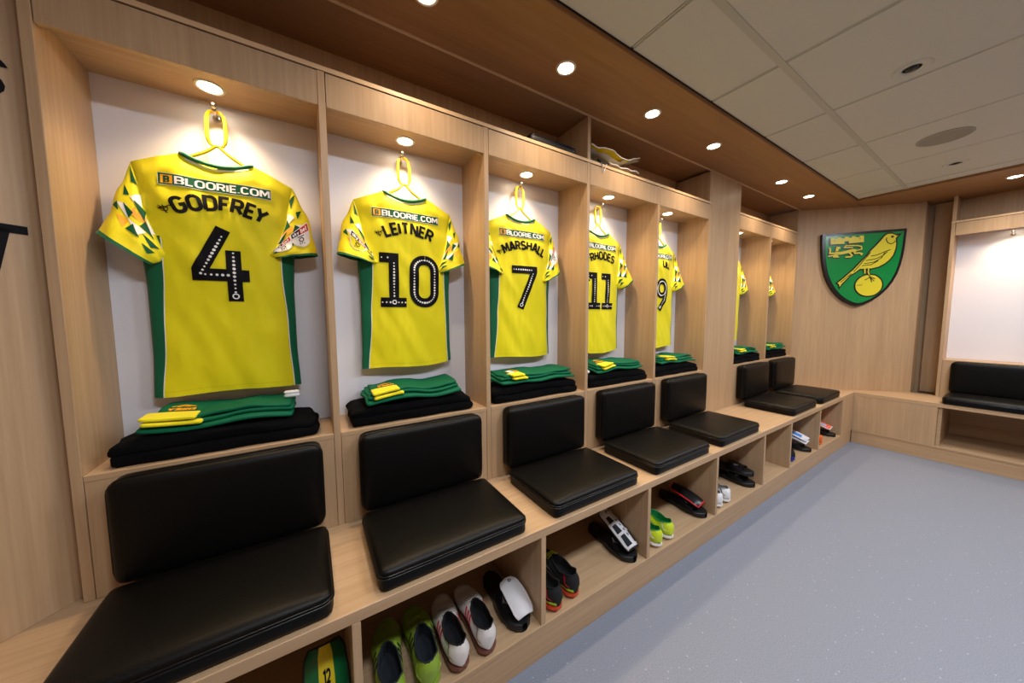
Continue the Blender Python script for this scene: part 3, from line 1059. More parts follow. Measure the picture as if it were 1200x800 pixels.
    strokes(DT, [AR(em[0], em[1], .0085, .0085, 0, 360, 14)], .004, mpd)
    DT.build('number_dots', PRWHITE, t)['kind'] = 'stuff'
    return t

SH = [('4', 'GODFREY'), ('10', 'LEITNER'), ('7', 'MARSHALL'), ('11', 'RHODES'), ('9', '    ULL'), (None, ''), (None, '')]
BADGE = [[(1, -.30, .60, 0), (1, .50, .60, 0)], [(-1, .20, .56, 1)], [(1, .45, .42, 0)], [], [], [], []]
HG = (.222, 1.600, .94, .30)
ZHS = [1.083, 1.122, 1.122, 1.108, 1.105, 1.11, 1.11]
for i, (a, b) in enumerate(BAYS):
    xc = (a+b)/2+(-.003, .005, -.004, -.030, -.018, .0, .0)[i]
    make_shirt(i, xc, SH[i][0], SH[i][1], None, BADGE[i], 3+i*7, ZHS[i], (-.0, .03, .0, .02, 0, 0, 0)[i], (((.238, 1.572, .78, .62), (.226, 1.590, .97, .16)), ((.228, 1.600, .96, .20), (.222, 1.590, .92, .36)), (HG, (.208, 1.585, .86, .45)), ((.192, 1.600, .94, .30), (.262, 1.575, .84, .54)), (HG, (.244, 1.580, .86, .50)), (HG, (.226, 1.590, .86, .50)), (HG, (.226, 1.59, .86, .50)))[i])
    # hanger
    t = thing('coat_hanger', ['yellow plastic hanger inside the number four shirt', 'yellow plastic hanger inside the number ten shirt', 'yellow plastic hanger inside the number seven shirt', 'yellow plastic hanger inside the number eleven shirt', 'yellow plastic hanger inside the number nine shirt', 'yellow plastic hanger of the shirt behind the broad oak panel', 'yellow plastic hanger of the shirt in the end bay'][i], 'hanger', (xc, .208, 1.85), 0, 'yellow hangers')
    zz = 2.088-1.85
    lp = [(.0, .028, zz)]
    for q in range(-3, 4):
        pass
    path = []
    for k in range(25):
        an = math.pi/2-2*math.pi*k/24
        cx_, sx = math.cos(an), math.sin(an)
        px = math.copysign(abs(cx_)**.55, cx_)*.026
        pz = math.copysign(abs(sx)**.7, sx)*.061+(zz-.061)
        path.append((px, lerp(0.0, .006, (pz-(zz-.122))/.122), pz))
    MB().tube(path[:-1], .0062, 8, closed=True).build('hook_loop', HANG, t, smooth=True)
    bar = []
    for k in range(-14, 15):
        x = k/14*.165
        bar.append((x, .0, (2.088-.122-1.85-.004)-.062*(abs(x)/.098)-.002+.010*max(0, 1-abs(x)/.03)))
    MB().tube(bar, [.0055]*len(bar), 8).build('shoulder_bar', HANG, t, smooth=True)
    MB().tube([(x, .002, -.035) for x in (-.15, -.05, .05, .15)], .005, 8).build('cross_bar', HANG, t, smooth=True)

# ------------------------------------------------------------------ folded kit on the ledges
NUMW = ['four', 'ten', 'seven', 'eleven', 'nine']
def under(i, kind):
    return kind+(' below the number %s shirt' % NUMW[i] if i < 5 else [' just past the broad oak panel', ' in the end bay'][i-5])
def towel(i, x0, x1, h):
    w, d = (x1-x0)/2, .105
    t = thing('folded_towel', under(i, 'folded black towel on the ledge'), 'towel', ((x0+x1)/2, .122, ZL+.0005), 0, 'folded black towels')
    n = 2
    for k in range(n):
        s = 10*i+k
        hz = h/n/2
        def fn(x, y, z, s=s, k=k):
            e = .012*noise.noise(Vector((x*6, y*8, s)))+.005*noise.noise(Vector((x*25, y*25, s)))-.014*max(0, abs(x)/w-.6)
            e2 = .010*noise.noise(Vector((x*12, z*26, s+5)))
            sag = -.010*(abs(x)/w)**4*(k/(n-1)) if k else 0
            zz = z+(e if k == n-1 and z > 0 else 0)+sag
            if k == 0:
                zz = max(zz, -hz+.0)
            return (x+.010*noise.noise(Vector((y*14, z*40, s+9))), y+e2, zz)
        m = 1-.012*k
        MB().rbox(w*m, d*(1-.02*k), hz+.003, hz, (22, 12, 6), fn, (.004*(-1)**k, 0, hz*(2*k+1))).build('towel_fold', TOWEL, t, smooth=True, weld=True)
    return t
def shorts(i, x0, x1, y0, y1, zb, trim, slope=0.0, rz=0.0):
    t = thing('folded_shorts', under(i, 'folded green shorts with yellow trim on black towel'), 'shorts', ((x0+x1)/2, (y0+y1)/2, zb), rz, 'folded green shorts')
    w, d = (x1-x0)/2, (y1-y0)/2
    def wave(x, y, s):
        return .010*noise.noise(Vector((x*7, y*7, s)))+.005*math.sin(x*19+s)*max(0, -y/d)
    for k in range(3):
        s = i*9+k*.6
        def fn(x, y, z, s=s, k=k):
            return (x+.012*noise.noise(Vector((y*15, 1, s)))+.25*y*(.15 if k else 0), y+.014*noise.noise(Vector((x*7, 2, s*3)))-(.010 if k == 0 else 0), z+wave(x, y, i*9)+slope*(y+d)-(.016*max(0, -y/d-.55) if k == 0 else 0)+.004*k*noise.noise(Vector((x*12, y*6, s*5))))
        MB().rbox(w*(1-.035*k), d*(1-.03*k), .0065, .006, (24, 12, 3), fn, (.006*k-.004, .004*k, .0075+.0125*k)).build('fabric_fold', GRN2, t, smooth=True, weld=True)
    # yellow folded trim at the front corner
    tx0, tx1, ty0, ty1 = trim
    for k in range(2):
        def fn2(x, y, z, k=k):
            gx_, gy_ = x+(tx0+tx1)/2, y+(ty0+ty1)/2
            return (x, y+.004*math.sin(gx_*40), z+wave(gx_, gy_, i*9)+slope*(gy_+d)*1.0)
        MB().rbox((tx1-tx0)/2-(.006 if k else 0), (ty1-ty0)/2, .0058, .005, (12, 8, 3), fn2, ((tx0+tx1)/2+(.010 if k == 0 else 0), (ty0+ty1)/2-(.004 if k == 0 else .0), .0205+.0165*k)).build('yellow_trim', YEL, t, smooth=True, weld=True)
    # maker's mark in gold on the top fold
    mk = MB()
    def mp(x, y):
        return (x, y, .0405+wave(x, y, i*9)+slope*(y+d)+.0012)
    cx_, cy_ = (tx0+tx1)/2+.012, ty1+.030
    text_line(mk, 'ERREA', .017, .0050, mp, cx_, cy_, flip=True)
    strokes(mk, [[(cx_-.030, cy_+.016), (cx_, cy_+.034), (cx_+.030, cy_+.016)], [(cx_-.016, cy_+.014), (cx_, cy_+.022), (cx_+.016, cy_+.014)]], .007, mp)
    mk.build('gold_mark', PRORANGE, t)
    return t
TW = [(.040, .570, .076), (.684, 1.216, .078), (1.326, 1.895, .078), (1.985, 2.555, .076), (2.65, 3.21, .076), (3.79, 4.35, .076), (4.45, 5.0, .076)]
for i, (x0, x1, h) in enumerate(TW):
    towel(i, x0, x1, h)
SHS = [(.105, .500, .035, .215), (.745, 1.155, .02, .215), (1.375, 1.870, .02, .215), (2.056, 2.50, .02, .215), (2.71, 3.15, .02, .215), (3.85, 4.29, .02, .215), (4.51, 4.95, .02, .215)]
for i, (x0, x1, y0, y1) in enumerate(SHS):
    cx_, d = (x0+x1)/2, (y1-y0)/2
    off = [(.0, .135), (.02, .135), (.06, .15), (.05, .15), (.06, .17), (.06, .16), (.06, .16)][i]
    shorts(i, x0, x1, y0, y1, ZL+TW[i][2]+(.025 if i == 3 else .019), (-(x1-x0)/2-.004+off[0], -(x1-x0)/2+off[1], -d-.010, -d+.062), .04)
# small white items tucked in the kit
t = thing('sock_tie', 'white rolled tape lying on green shorts below the number four shirt', 'tape', (.492, .115, 1.046))
for k in range(2):
    MB().tube([(-.026, 0, .006+.012*k), (-.02, 0, .006+.012*k), (.02, .002, .006+.012*k), (.026, .002, .006+.012*k)], [.003, .0075, .0075, .003], 10).build('tape_roll', PRWHITE, t, smooth=True)
t = thing('paper_tag', 'small white tag on green shorts below the number seven shirt', 'tag', (1.472, .09, 1.052))
o = MB().rbox(.018, .024, .0014, .001, (4, 4, 2)).build('tag_card', PRWHITE, t, smooth=True)
o.rotation_euler = (.1, 0, .4)
WSOCK = mat('white_cotton', (226, 226, 228), .9)
for i, x in ((3, 2.010), (4, 2.672)):
    t = thing('white_sock', under(i, 'crumpled white sock beside the green shorts'), 'sock', (x, .13, ZL+TW[i][2]+.004), 0)
    MB().rbox(.042, .052, .016, .015, (14, 14, 6), lambda x, y, z: (x+.010*noise.noise(Vector((y*30, z*30, i))), y+.01*noise.noise(Vector((x*30, z*20, 4))), z+.008*noise.noise(Vector((x*30, y*30, i+2)))), (0, 0, .018)).build('sock_body', WSOCK, t, smooth=True, weld=True)
    MB().rbox(.030, .012, .010, .009, (10, 6, 4), lambda x, y, z: (x, y+.004*math.sin(x*90), z), (.012, -.052, .012)).build('sock_cuff', WSOCK, t, smooth=True, weld=True)

# ------------------------------------------------------------------ boots
def boot(name, label, loc, rz, up, lining, sole, stud, accents, group, heelband=None, mirror=1, laces=None, scale=1.0, tilt=0):
    t = thing(name, label, 'shoe', loc, rz, group)
    t.scale = (scale*mirror, scale, scale)
    L = .285
    W = [(0, .012), (.02, .025), (.08, .036), (.25, .039), (.45, .041), (.68, .047), (.82, .045), (.93, .032), (.98, .018), (1, .006)]
    Hh = [(0, .050), (.03, .068), (.10, .073), (.25, .058), (.38, .066), (.50, .070), (.70, .050), (.88, .037), (.97, .026), (1, .014)]
    Op = [(0, 0), (.035, .0), (.06, .016), (.13, .029), (.28, .031), (.40, .027), (.50, .014), (.55, 0), (1, 0)]
    Bz = [(0, .006), (.1, 0), (.8, 0), (1, .010)]
    zb = .020
    def pt(tt, q, sd, off=0.0):
        """q 0 bottom centre .. 1 top; sd side sign"""
        w_, h_, o_ = tab(tt, W), tab(tt, Hh), tab(tt, Op)
        x = w_*max(0, 1-abs(2*q-1)**2.6)**.45
        x *= 1-.16*max(0, q-.5)*2
        if q > .5:
            x = max(x, o_)
        if q < .5:
            x = max(x, w_*.72*(q*2)**.35) if q > 0 else 0
        z = zb+tab(tt, Bz)+h_*(q**.9)
        bend = .006*math.sin(tt*math.pi)-.008*tt*tt
        return Vector((sd*(x+off)+bend, tt*L, z+(off if q > .8 else 0)))
    NT, NQ = 34, 12
    mb = MB()
    for sd in (-1, 1):
        mb.grid(lambda a, b, sd=sd: pt(b, a, sd), NQ, NT)
    mb.grid(lambda a, b: pt(0, a, 1).lerp(pt(0, a, -1), b), NQ, 2)
    mb.build('upper', up, t, smooth=True, weld=True)
    # heel and toe caps of the loft are closed by the narrowing sections; lining inside the opening
    li = MB()
    for sd in (-1, 1):
        def fl(a, b, sd=sd):
            tt = lerp(.04, .545, b)
            w_, h_, o_ = tab(tt, W), tab(tt, Hh), tab(tt, Op)
            z1 = zb+tab(tt, Bz)+h_-.0004
            bend = .006*math.sin(tt*math.pi)-.008*tt*tt
            k = min(1, a*1.5)
            x = o_*.985 if a < .667 else o_*.985*(1-(a-.667)/.333)
            return Vector((sd*x+bend, tt*L, lerp(z1, zb+.022, k)))
        li.grid(fl, 6, 20)
    li.build('lining', lining, t, smooth=True)
    rim = []
    for sd, rg in ((-1, range(0, 15)), (1, range(14, -1, -1))):
        for k in rg:
            tt = lerp(.05, .53, k/14)
            rim.append(pt(tt, 1.0, sd)+Vector((0, 0, .0005)))
    MB().tube(rim, .0026, 6, closed=True).build('collar_rim', lining if heelband is None else up, t, smooth=True)
    # sole plate and studs
    ol = []
    for k in range(25):
        tt = k/24
        ol.append((tab(tt, W)*.97+.006*math.sin(tt*math.pi)-.008*tt*tt, tt*L))
    for k in range(24, -1, -1):
        tt = k/24
        ol.append((-tab(tt, W)*.97+.006*math.sin(tt*math.pi)-.008*tt*tt, tt*L))
    so = MB().prism(ol, .0135, .024).build('sole_plate', sole, t)
    st = 0
    for (sx, sy) in ((-.022, .03), (.022, .03), (-.022, .075), (.022, .075), (-.03, .165), (.03, .165), (-.034, .20), (.034, .20), (-.022, .24), (.022, .24)):
        MB().lathe([(0, 0), (.0045, 0), (.0065, .013)], 8, 'z', (sx, sy, 0)).build('stud', stud, so)
    if heelband:
        hb = MB()
        for sd in (-1, 1):
            hb.grid(lambda a, b, sd=sd: pt(b*.20, .02+a*.30, sd, .0020), 5, 10)
        hb.build('heel_band', heelband, t, smooth=True)
    # heel seam
    hs = MB()
    for sd in (-1, 1):
        strokes(hs, [[(.16, .95), (.10, .55), (.03, .40)]], .03, lambda a, b, sd=sd: pt(max(0, a), min(1, max(.05, b)), sd, .0012), .1)
    hs.build('heel_seam', accents[0], t)
    if accents[1] == 'stripes':
        for sd in (-1, 1):
            for k in range(3):
                sm = MB()
                a0 = .30+.060*k
                strokes(sm, [[(a0, .26), (a0+.075, .84)]], .034, lambda a, b, sd=sd: pt(a, b, sd, .0012), .1)
                sm.build('side_stripe', accents[2], t)
    elif accents[1] == 'swoosh':
        sm = MB()
        for sd in (-1, 1):
            strokes(sm, [[(.22, .52), (.30, .36), (.55, .62)]], .05, lambda a, b, sd=sd: pt(a, b, sd, .0012), .1)
        sm.build('side_flash', accents[2], t)
    if laces:
        lm = MB()
        for k in range(4):
            tt = .53+.045*k
            lm.tube([pt(tt, .86, -1, .002), pt(tt, .97, -1, .003), pt(tt, .97, 1, .003), pt(tt+.02, .86, 1, .002)], .0018, 6)
        lm.build('laces', laces, t, smooth=True)
    return t
def M_(n, rgb, r=.45, **k):
    return bpy.data.materials.get(n) or mat(n, rgb, r, **k)
LIME = M_('lime_boot', (130, 158, 48), .4, noise_amt=.12, noise_scale=25)
NAVYL = M_('navy_lining', (18, 26, 34), .8)
BLACKC = M_('black_cloth', (14, 14, 17), .85)
WBOOT = M_('white_boot', (214, 208, 204), .45, noise_amt=.08, noise_scale=30)
REDM = M_('red_accent', (196, 24, 40), .5)
VOLT = M_('volt_yellow', (204, 224, 40), .4)
GREENL = M_('green_lining', (22, 140, 70), .7)
ORNG = M_('orange_boot', (240, 108, 26), .45)
BLUE = M_('blue_accent', (34, 60, 170), .45)
GREYA = M_('grey_accent', (120, 112, 108), .6)
REDSOLE = M_('red_sole', (112, 66, 52), .5)
ZQ = ZK+.0005
def pair(kind, label, xs, y, rz, *a, **k):
    side = ['left', 'right']
    for j, x in enumerate(xs):
        boot('football_boot', label % (['outer', 'inner'][j] if False else side[j]), (x, y[j], ZQ), rz[j], *a, group=kind, mirror=(1 if j else -1), **k)
pair('lime boots', 'lime green %s football boot with black stripes below the number ten shirt', (.727, .837), (-.441, -.437), (-.08, -.08), LIME, NAVYL, LIME, BLK, (M_('lime_light', (196, 216, 90), .5), 'stripes', BLK), scale=1.08)
pair('white and red boots', 'worn white %s football boot with red stripes below the number ten shirt', (.948, 1.052), (-.436, -.436), (-.06, -.06), WBOOT, BLACKC, REDSOLE, REDSOLE, (M_('tan_seam', (150, 134, 110), .6), 'stripes', REDM), laces=WBOOT, scale=1.04)
pair('black and lime boots', 'black %s football boot with lime heel below the number seven shirt', (1.375, 1.478), (-.434, -.424), (.0, .0), BLACKC, BLACKC, M_('red_orange_sole', (206, 70, 40), .5), REDSOLE, (REDM, 'swoosh', GREYA), heelband=M_('lime_heel', (180, 226, 40), .4), laces=VOLT, scale=1.06)
pair('pale yellow boots', 'bright yellow %s football boot with green lining below the number eleven shirt', (2.062, 2.168), (-.434, -.430), (-.12, -.12), VOLT, GREENL, PRWHITE, GREYA, (PRWHITE, 'swoosh', NAVYL))
pair('white boots', 'white %s football boot below the number nine shirt', (2.712, 2.812), (-.425, -.425), (-.05, -.05), PRWHITE, M_('grey_lining', (150, 150, 152), .8), PRWHITE, BLK, (GREYA, 'none', None), laces=GREYA)
pair('black and blue boots', 'black %s football boot with blue heel just past the broad oak panel', (3.815, 3.915), (-.42, -.42), (.0, .0), BLACKC, BLACKC, BLUE, BLUE, (GREYA, 'none', None), heelband=BLUE)
pair('orange boots', 'orange %s football boot in the cubby of the end bay', (4.475, 4.575), (-.42, -.42), (.0, .0), ORNG, BLACKC, ORNG, BLK, (ORNG, 'none', None))

# ------------------------------------------------------------------ slides and shin guards
def slide(label, loc, rz, z=0, group='black slides', mark=True):
    t = thing('slide_sandal', label, 'sandal', (loc[0], loc[1], ZQ+z), rz, group)
    L = .295
    W = [(0, .014), (.04, .032), (.14, .041), (.4, .042), (.7, .055), (.86, .053), (.95, .038), (1, .012)]
    def sole(a, b):
        tt = b
        w_ = tab(tt, W)
        th = a*2*math.pi
        c, s = math.cos(th), math.sin(th)
        x = math.copysign(abs(c)**.45, c)*w_
        z = .016+math.copysign(abs(s)**.45, s)*.016*(1 if s > 0 else 1)
        return Vector((x, -tt*L, z+(.010*max(0, .3-tt)/.3 if s > 0 else 0)))
    MB().grid(sole, 28, 28).build('sole', BLK, t, smooth=True, weld=True)
    def strap(a, b, o=0):
        tt = lerp(.48, .80, b)
        w_ = tab(tt, W)+.006+o
        th = math.pi*a
        return Vector((math.cos(th)*w_, -tt*L, .020+math.sin(th)**.7*(.050-.018*b+o)))
    mb = MB().grid(lambda a, b: strap(a, b, .0), 18, 8)
    mb.grid(lambda a, b: strap(1-a, b, -.005), 18, 8)
    mb.build('strap', BLKG, t, smooth=True)
    if mark:
        mk = MB()
        strokes(mk, [[(.62, .3), (.68, .5), (.62, .7)], [(.60, .45), (.72, .55)]], .03, lambda a, b: strap(a, b, .0015), .05)
        mk.build('strap_mark', GREYA, t)
    return t
def shin(label, loc, rot, shell, trim, deco, w=.05, L=.19, curve=.026, group='shin guards'):
    t = thing('shin_guard', label, 'shin guard', loc, 0, group)
    t.rotation_euler = rot
    def wd(v):
        return w*tab(v, [(0, .78), (.12, .97), (.5, 1.0), (.88, .92), (1, .70)])
    def s(u, v, off=0):
        uu = -1+2*u
        return Vector((uu*wd(v), (v-.5)*L*(1-.02*uu*uu), curve*(1-uu*uu)+off+.010*(1-(2*v-1)**2)))
    mb = MB().grid(lambda a, b: s(a, b, 0), 16, 18)
    mb.grid(lambda a, b: s(1-a, b, -.007), 16, 18)
    mb.build('shell', shell, t, smooth=True)
    edge = [s(0, k/14, -.003) for k in range(15)]+[s(k/10, 1, -.003) for k in range(1, 11)]+[s(1, 1-k/14, -.003) for k in range(1, 15)]+[s(1-k/10, 0, -.003) for k in range(1, 10)]
    MB().tube(edge, .0045, 6, closed=True).build('trim_edge', trim, t, smooth=True)
    for kind, m in deco:
        d = MB()
        mp = lambda x, y: s(x, y, .0012)
        if kind == 'logo':
            strokes(d, [AR(.5, .90, .10, .035, 0, 360, 14), [(.42, .86), (.5, .94), (.6, .88)]], .02, mp, .05)
        elif kind == 'centre':
            d.grid(lambda a, b: s(.32+.36*a, b, .0010), 8, 18)
        elif kind == 'band':
            d.grid(lambda a, b: s(.06+.22*a, .2+.7*b, .0012), 4, 12)
        elif kind == 'band2':
            d.grid(lambda a, b: s(.58+.25*a, .1+.8*b, .0012), 4, 12)
        elif kind == 'panels':
            for u0, u1, v0, v1 in ((.10, .40, .06, .30), (.08, .36, .36, .56), (.10, .36, .62, .78), (.66, .92, .08, .34), (.68, .92, .40, .62)):
                poly_patch(d, [(u0, v0), (u1, v0), (u1-.04, v1), (u0+.03, v1)], mp, .06)
        elif kind == 'puma':
            strokes(d, [[(.3, .88), (.45, .92), (.62, .90), (.72, .94)], [(.42, .91), (.36, .84)], [(.60, .90), (.66, .83)]], .025, mp, .05)
        elif kind == 'buttons':
            for k in range(4):
                strokes(d, [AR(.53, .26+.12*k, .05, .018, 0, 360, 10)], .02, mp, .05)
        elif kind == 'twelve':
            text_line(d, '12', .14, .035, lambda x, y: s(x, y, .0022), .5, .58, gap=.25)
            strokes(d, [[(.36, .50), (.36, .36), (.5, .28), (.64, .36), (.64, .50), (.36, .50)], [(.42, .36), (.5, .44), (.58, .48)]], .025, lambda x, y: s(x, y, .0022), .05)
        d.build(kind.rstrip('2')+'_print', m, t)
    return t
PI = math.pi
PADW = M_('white_pad', (222, 220, 222), .5)
# bay 1: green and yellow guard standing in the cubby
shin('green shin guard with a yellow stripe below the number four shirt', (.556, -.330, .246), (math.radians(60), 0, .05), M_('green_shell', (8, 104, 58), .35), BLK, (('centre', M_('yellow_shell', (228, 206, 30), .4)), ('twelve', PRBLACK)), .058, .21)
# bay 2
slide('black slide sandal under a white shin guard', (1.206, -.130), .02)
shin('plain white shin guard lying on a black slide', (1.222, -.345, .216), (math.radians(20), 0, .04), PADW, PADW, (('logo', BLK),), .042, .145, .014)
# bay 3
slide('black slide sandal under a white and black shin guard', (1.868, -.130), .0)
shin('white shin guard with black panels lying on a black slide', (1.880, -.305, .238), (math.radians(22), 0, -.02), PADW, BLK, (('panels', NAVYL), ('puma', BLK), ('buttons', NAVYL)), .046, .225)
# bay 4
slide('black slide sandal under a black shin guard with red edge', (2.520, -.130), .03)
shin('black shin guard with a red edge lying on a black slide', (2.530, -.305, .224), (math.radians(12), 0, .03), BLKG, M_('red_edge', (214, 30, 40), .5), (('logo', GREYA),), .048, .19)
# bay 5
slide('black slide sandal without shin guard, the lower of two', (3.160, -.130), .04)
slide('black slide sandal without shin guard, lying on its twin', (3.160, -.118), .06, .0722)
# bay 6
slide('black slide sandal under a blue and white shin guard', (4.270, -.130), .03)
shin('white shin guard with blue bands, resting on another', (4.285, -.295, .262), (math.radians(14), 0, .03), PADW, PADW, (('band', M_('sky_blue', (60, 130, 220), .4)), ('band2', M_('sky_blue', (60, 130, 220), .4))), .048, .21)
shin('white shin guard beneath a blue banded one', (4.285, -.295, .236), (math.radians(14), 0, .03), PADW, PADW, (('band', M_('sky_blue', (60, 130, 220), .4)),), .048, .21)
# bay 7
slide('black slide sandal under an orange shin guard', (4.950, -.130), .0)
shin('orange and white shin guard lying on a black slide', (4.945, -.30, .236), (math.radians(14), 0, .02), M_('orange_red', (240, 86, 40), .45), PADW, (('band', M_('pale_blue', (150, 180, 214), .4)),), .046, .19)

# ------------------------------------------------------------------ things on the top shelf
t = thing('flat_case', 'flat black case lying on the top shelf above the number seven shirt', 'case', (1.70, .055, ZS2+.0005))
MB().rbox(.155, .052, .014, .006, (10, 8, 4), None, (0, 0, .0145)).build('case_body', BLK, t, smooth=True, weld=True)
MB().rbox(.150, .050, .004, .003, (10, 8, 3), lambda x, y, z: (x, y, z+.003*math.sin(x*20)), (0, 0, .033)).build('case_lid', BLKG, t, smooth=True, weld=True)
t = thing('crumpled_bib', 'crumpled yellow and white training bib on the top shelf', 'clothing', (2.20, .055, ZS2+.0005))
def bibpt(a, b, lay):
    x = -.225+.43*a
    y = -.045+.10*b+.014*noise.noise(Vector((x*9, 2, lay)))
    z = .052+.030*lay+.024*noise.noise(Vector((x*7+lay*2, y*9, 4)))+.016*noise.noise(Vector((x*16, y*18, 7+lay)))
    z += .055*max(0, a-.72)/.28*(1 if lay else -.3)+.018*(1-a)*lay
    if not lay:
        z -= .020*(1-b)
    return Vector((x, y, max(.009, z)))
yb = M_('bib_yellow', (238, 206, 24), .6)
wb = M_('bib_white', (206, 196, 176), .7)
def thick(fn, n, m):
    mb = MB().grid(lambda a, b: fn(a, b), n, m)
    mb.grid(lambda a, b: fn(1-a, b)+Vector((0, 0, -.003)), n, m)
    return mb
thick(lambda a, b: bibpt(a, b, 1), 34, 12).build('yellow_layer', yb, t, smooth=True)
thick(lambda a, b: bibpt(a, b, .35), 34, 12).build('white_layer', wb, t, smooth=True)
thick(lambda a, b: bibpt(lerp(.35, 1, a), b, 0), 26, 12).build('white_layer', wb, t, smooth=True)
MB().tube([bibpt(a/20, 0, 1) for a in range(21)], .0028, 6).build('white_edge', PRWHITE, t, smooth=True)
MB().tube([bibpt(lerp(.35, 1, a/20), 0, 0) for a in range(21)], .0028, 6).build('white_edge', PRWHITE, t, smooth=True)
MB().tube([(-.16, -.03, .03), (-.15, -.045, .014), (-.12, -.048, .008), (-.10, -.040, .014), (-.06, -.03, .03)], .006, 6).build('black_strap', BLK, t, smooth=True)
MB().tube([(-.155, -.040, .004), (-.158, -.0595, .002), (-.140, -.0605, -.050), (-.112, -.0595, .002), (-.110, -.045, .005)], .0022, 6).build('white_strap', PRWHITE, t, smooth=True)
MB().rbox(.05, .03, .018, .012, (8, 6, 4), None, (-.17, .01, .019)).build('black_pouch', BLK, t, smooth=True, weld=True)

# ------------------------------------------------------------------ club crest on the corner wall
SHIELD = [(-0.387, 0.372), (0.329, 0.39), (0.327, 0.31), (0.323, 0.21), (0.316, 0.12), (0.303, 0.03), (0.281, -0.06), (0.249, -0.14), (0.207, -0.212), (0.15, -0.28), (0.082, -0.336), (0.012, -0.372), (-0.034, -0.382), (-0.08, -0.372), (-0.148, -0.336), (-0.212, -0.28), (-0.264, -0.212), (-0.304, -0.14), (-0.336, -0.06), (-0.358, 0.03), (-0.373, 0.12), (-0.381, 0.21), (-0.386, 0.31)]
BIRD = [(0.263, 0.329), (0.247, 0.31), (0.236, 0.297), (0.244, 0.24), (0.241, 0.189), (0.226, 0.128), (0.199, 0.083), (0.159, 0.043), (0.11, 0.014), (0.05, -0.001), (-0.011, -0.002), (-0.042, -0.001), (-0.092, -0.042), (-0.122, -0.062), (-0.193, -0.151), (-0.209, -0.182), (-0.215, -0.155), (-0.23, -0.144), (-0.208, -0.123), (-0.124, -0.035), (-0.099, -0.01), (-0.042, 0.067), (0.007, 0.128), (0.038, 0.179), (0.086, 0.239), (0.118, 0.283), (0.145, 0.323), (0.169, 0.342), (0.203, 0.343), (0.233, 0.328)]
CASTLE = [(-0.314, 0.263), (-0.318, 0.329), (-0.289, 0.329), (-0.289, 0.32), (-0.255, 0.321), (-0.256, 0.332), (-0.226, 0.333), (-0.225, 0.321), (-0.191, 0.322), (-0.192, 0.335), (-0.161, 0.335), (-0.16, 0.322), (-0.132, 0.322), (-0.132, 0.336), (-0.101, 0.336), (-0.1, 0.324), (-0.064, 0.325), (-0.065, 0.339), (-0.031, 0.338), (-0.027, 0.271), (-0.155, 0.266), (-0.156, 0.288), (-0.194, 0.288), (-0.193, 0.264)]
BIRDLINES = [[(0.042, 0.126), (0.093, 0.135), (0.16, 0.168), (0.201, 0.183)], [(0.001, 0.081), (0.079, 0.094), (0.137, 0.122), (0.177, 0.164)], [(-0.014, 0.05), (0.072, 0.063), (0.13, 0.102), (0.156, 0.157)], [(-0.031, 0.03), (0.048, 0.037), (0.106, 0.077)], [(0.035, 0.163), (-0.033, 0.062), (-0.097, -0.031)], [(-0.114, -0.046), (-0.207, -0.139)], [(0.237, 0.271), (0.222, 0.25), (0.197, 0.241), (0.171, 0.257), (0.158, 0.286), (0.163, 0.308)], [(0.238, 0.322), (0.26, 0.326)]]
LEGS = [[(-0.002, 0.003), (0.001, -0.05)], [(0.031, 0.004), (0.028, -0.035), (0.041, -0.067)]]
FEET = [[(0.041, -0.062), (0.048, -0.104)], [(0.047, -0.089), (0.005, -0.119)], [(0.051, -0.089), (0.092, -0.106)], [(0.052, -0.094), (0.064, -0.142)], [(0.047, -0.089), (0.085, -0.132)], [(-0.067, -0.17), (-0.035, -0.171), (-0.032, -0.16)], [(-0.026, -0.176), (-0.014, -0.161)]]
LION = [[(-0.275, 0.169), (-0.224, 0.167), (-0.168, 0.178), (-0.122, 0.19), (-0.088, 0.188)], [(-0.259, 0.185), (-0.259, 0.153), (-0.245, 0.132), (-0.286, 0.134)], [(-0.263, 0.149), (-0.328, 0.141)], [(-0.268, 0.169), (-0.316, 0.171), (-0.314, 0.195), (-0.319, 0.227)], [(-0.255, 0.190), (-0.251, 0.224), (-0.227, 0.223)], [(-0.108, 0.185), (-0.097, 0.161), (-0.06, 0.163), (-0.034, 0.154), (-0.042, 0.139)], [(-0.128, 0.180), (-0.14, 0.163), (-0.119, 0.142), (-0.131, 0.127), (-0.178, 0.125)], [(-0.088, 0.188), (-0.04, 0.201), (-0.045, 0.229), (-0.078, 0.239), (-0.178, 0.244), (-0.191, 0.225), (-0.117, 0.221)]]
LIONW = [.030, .016, .013, .014, .024, .015, .014, .011]
CB = M_('crest_black', (18, 18, 24), .3)
CG = M_('crest_green', (0, 138, 66), .22, coat=.4)
CY = M_('crest_yellow', (226, 210, 50), .35)
def smooth_poly(p, n=1, sharp=()):
    return p
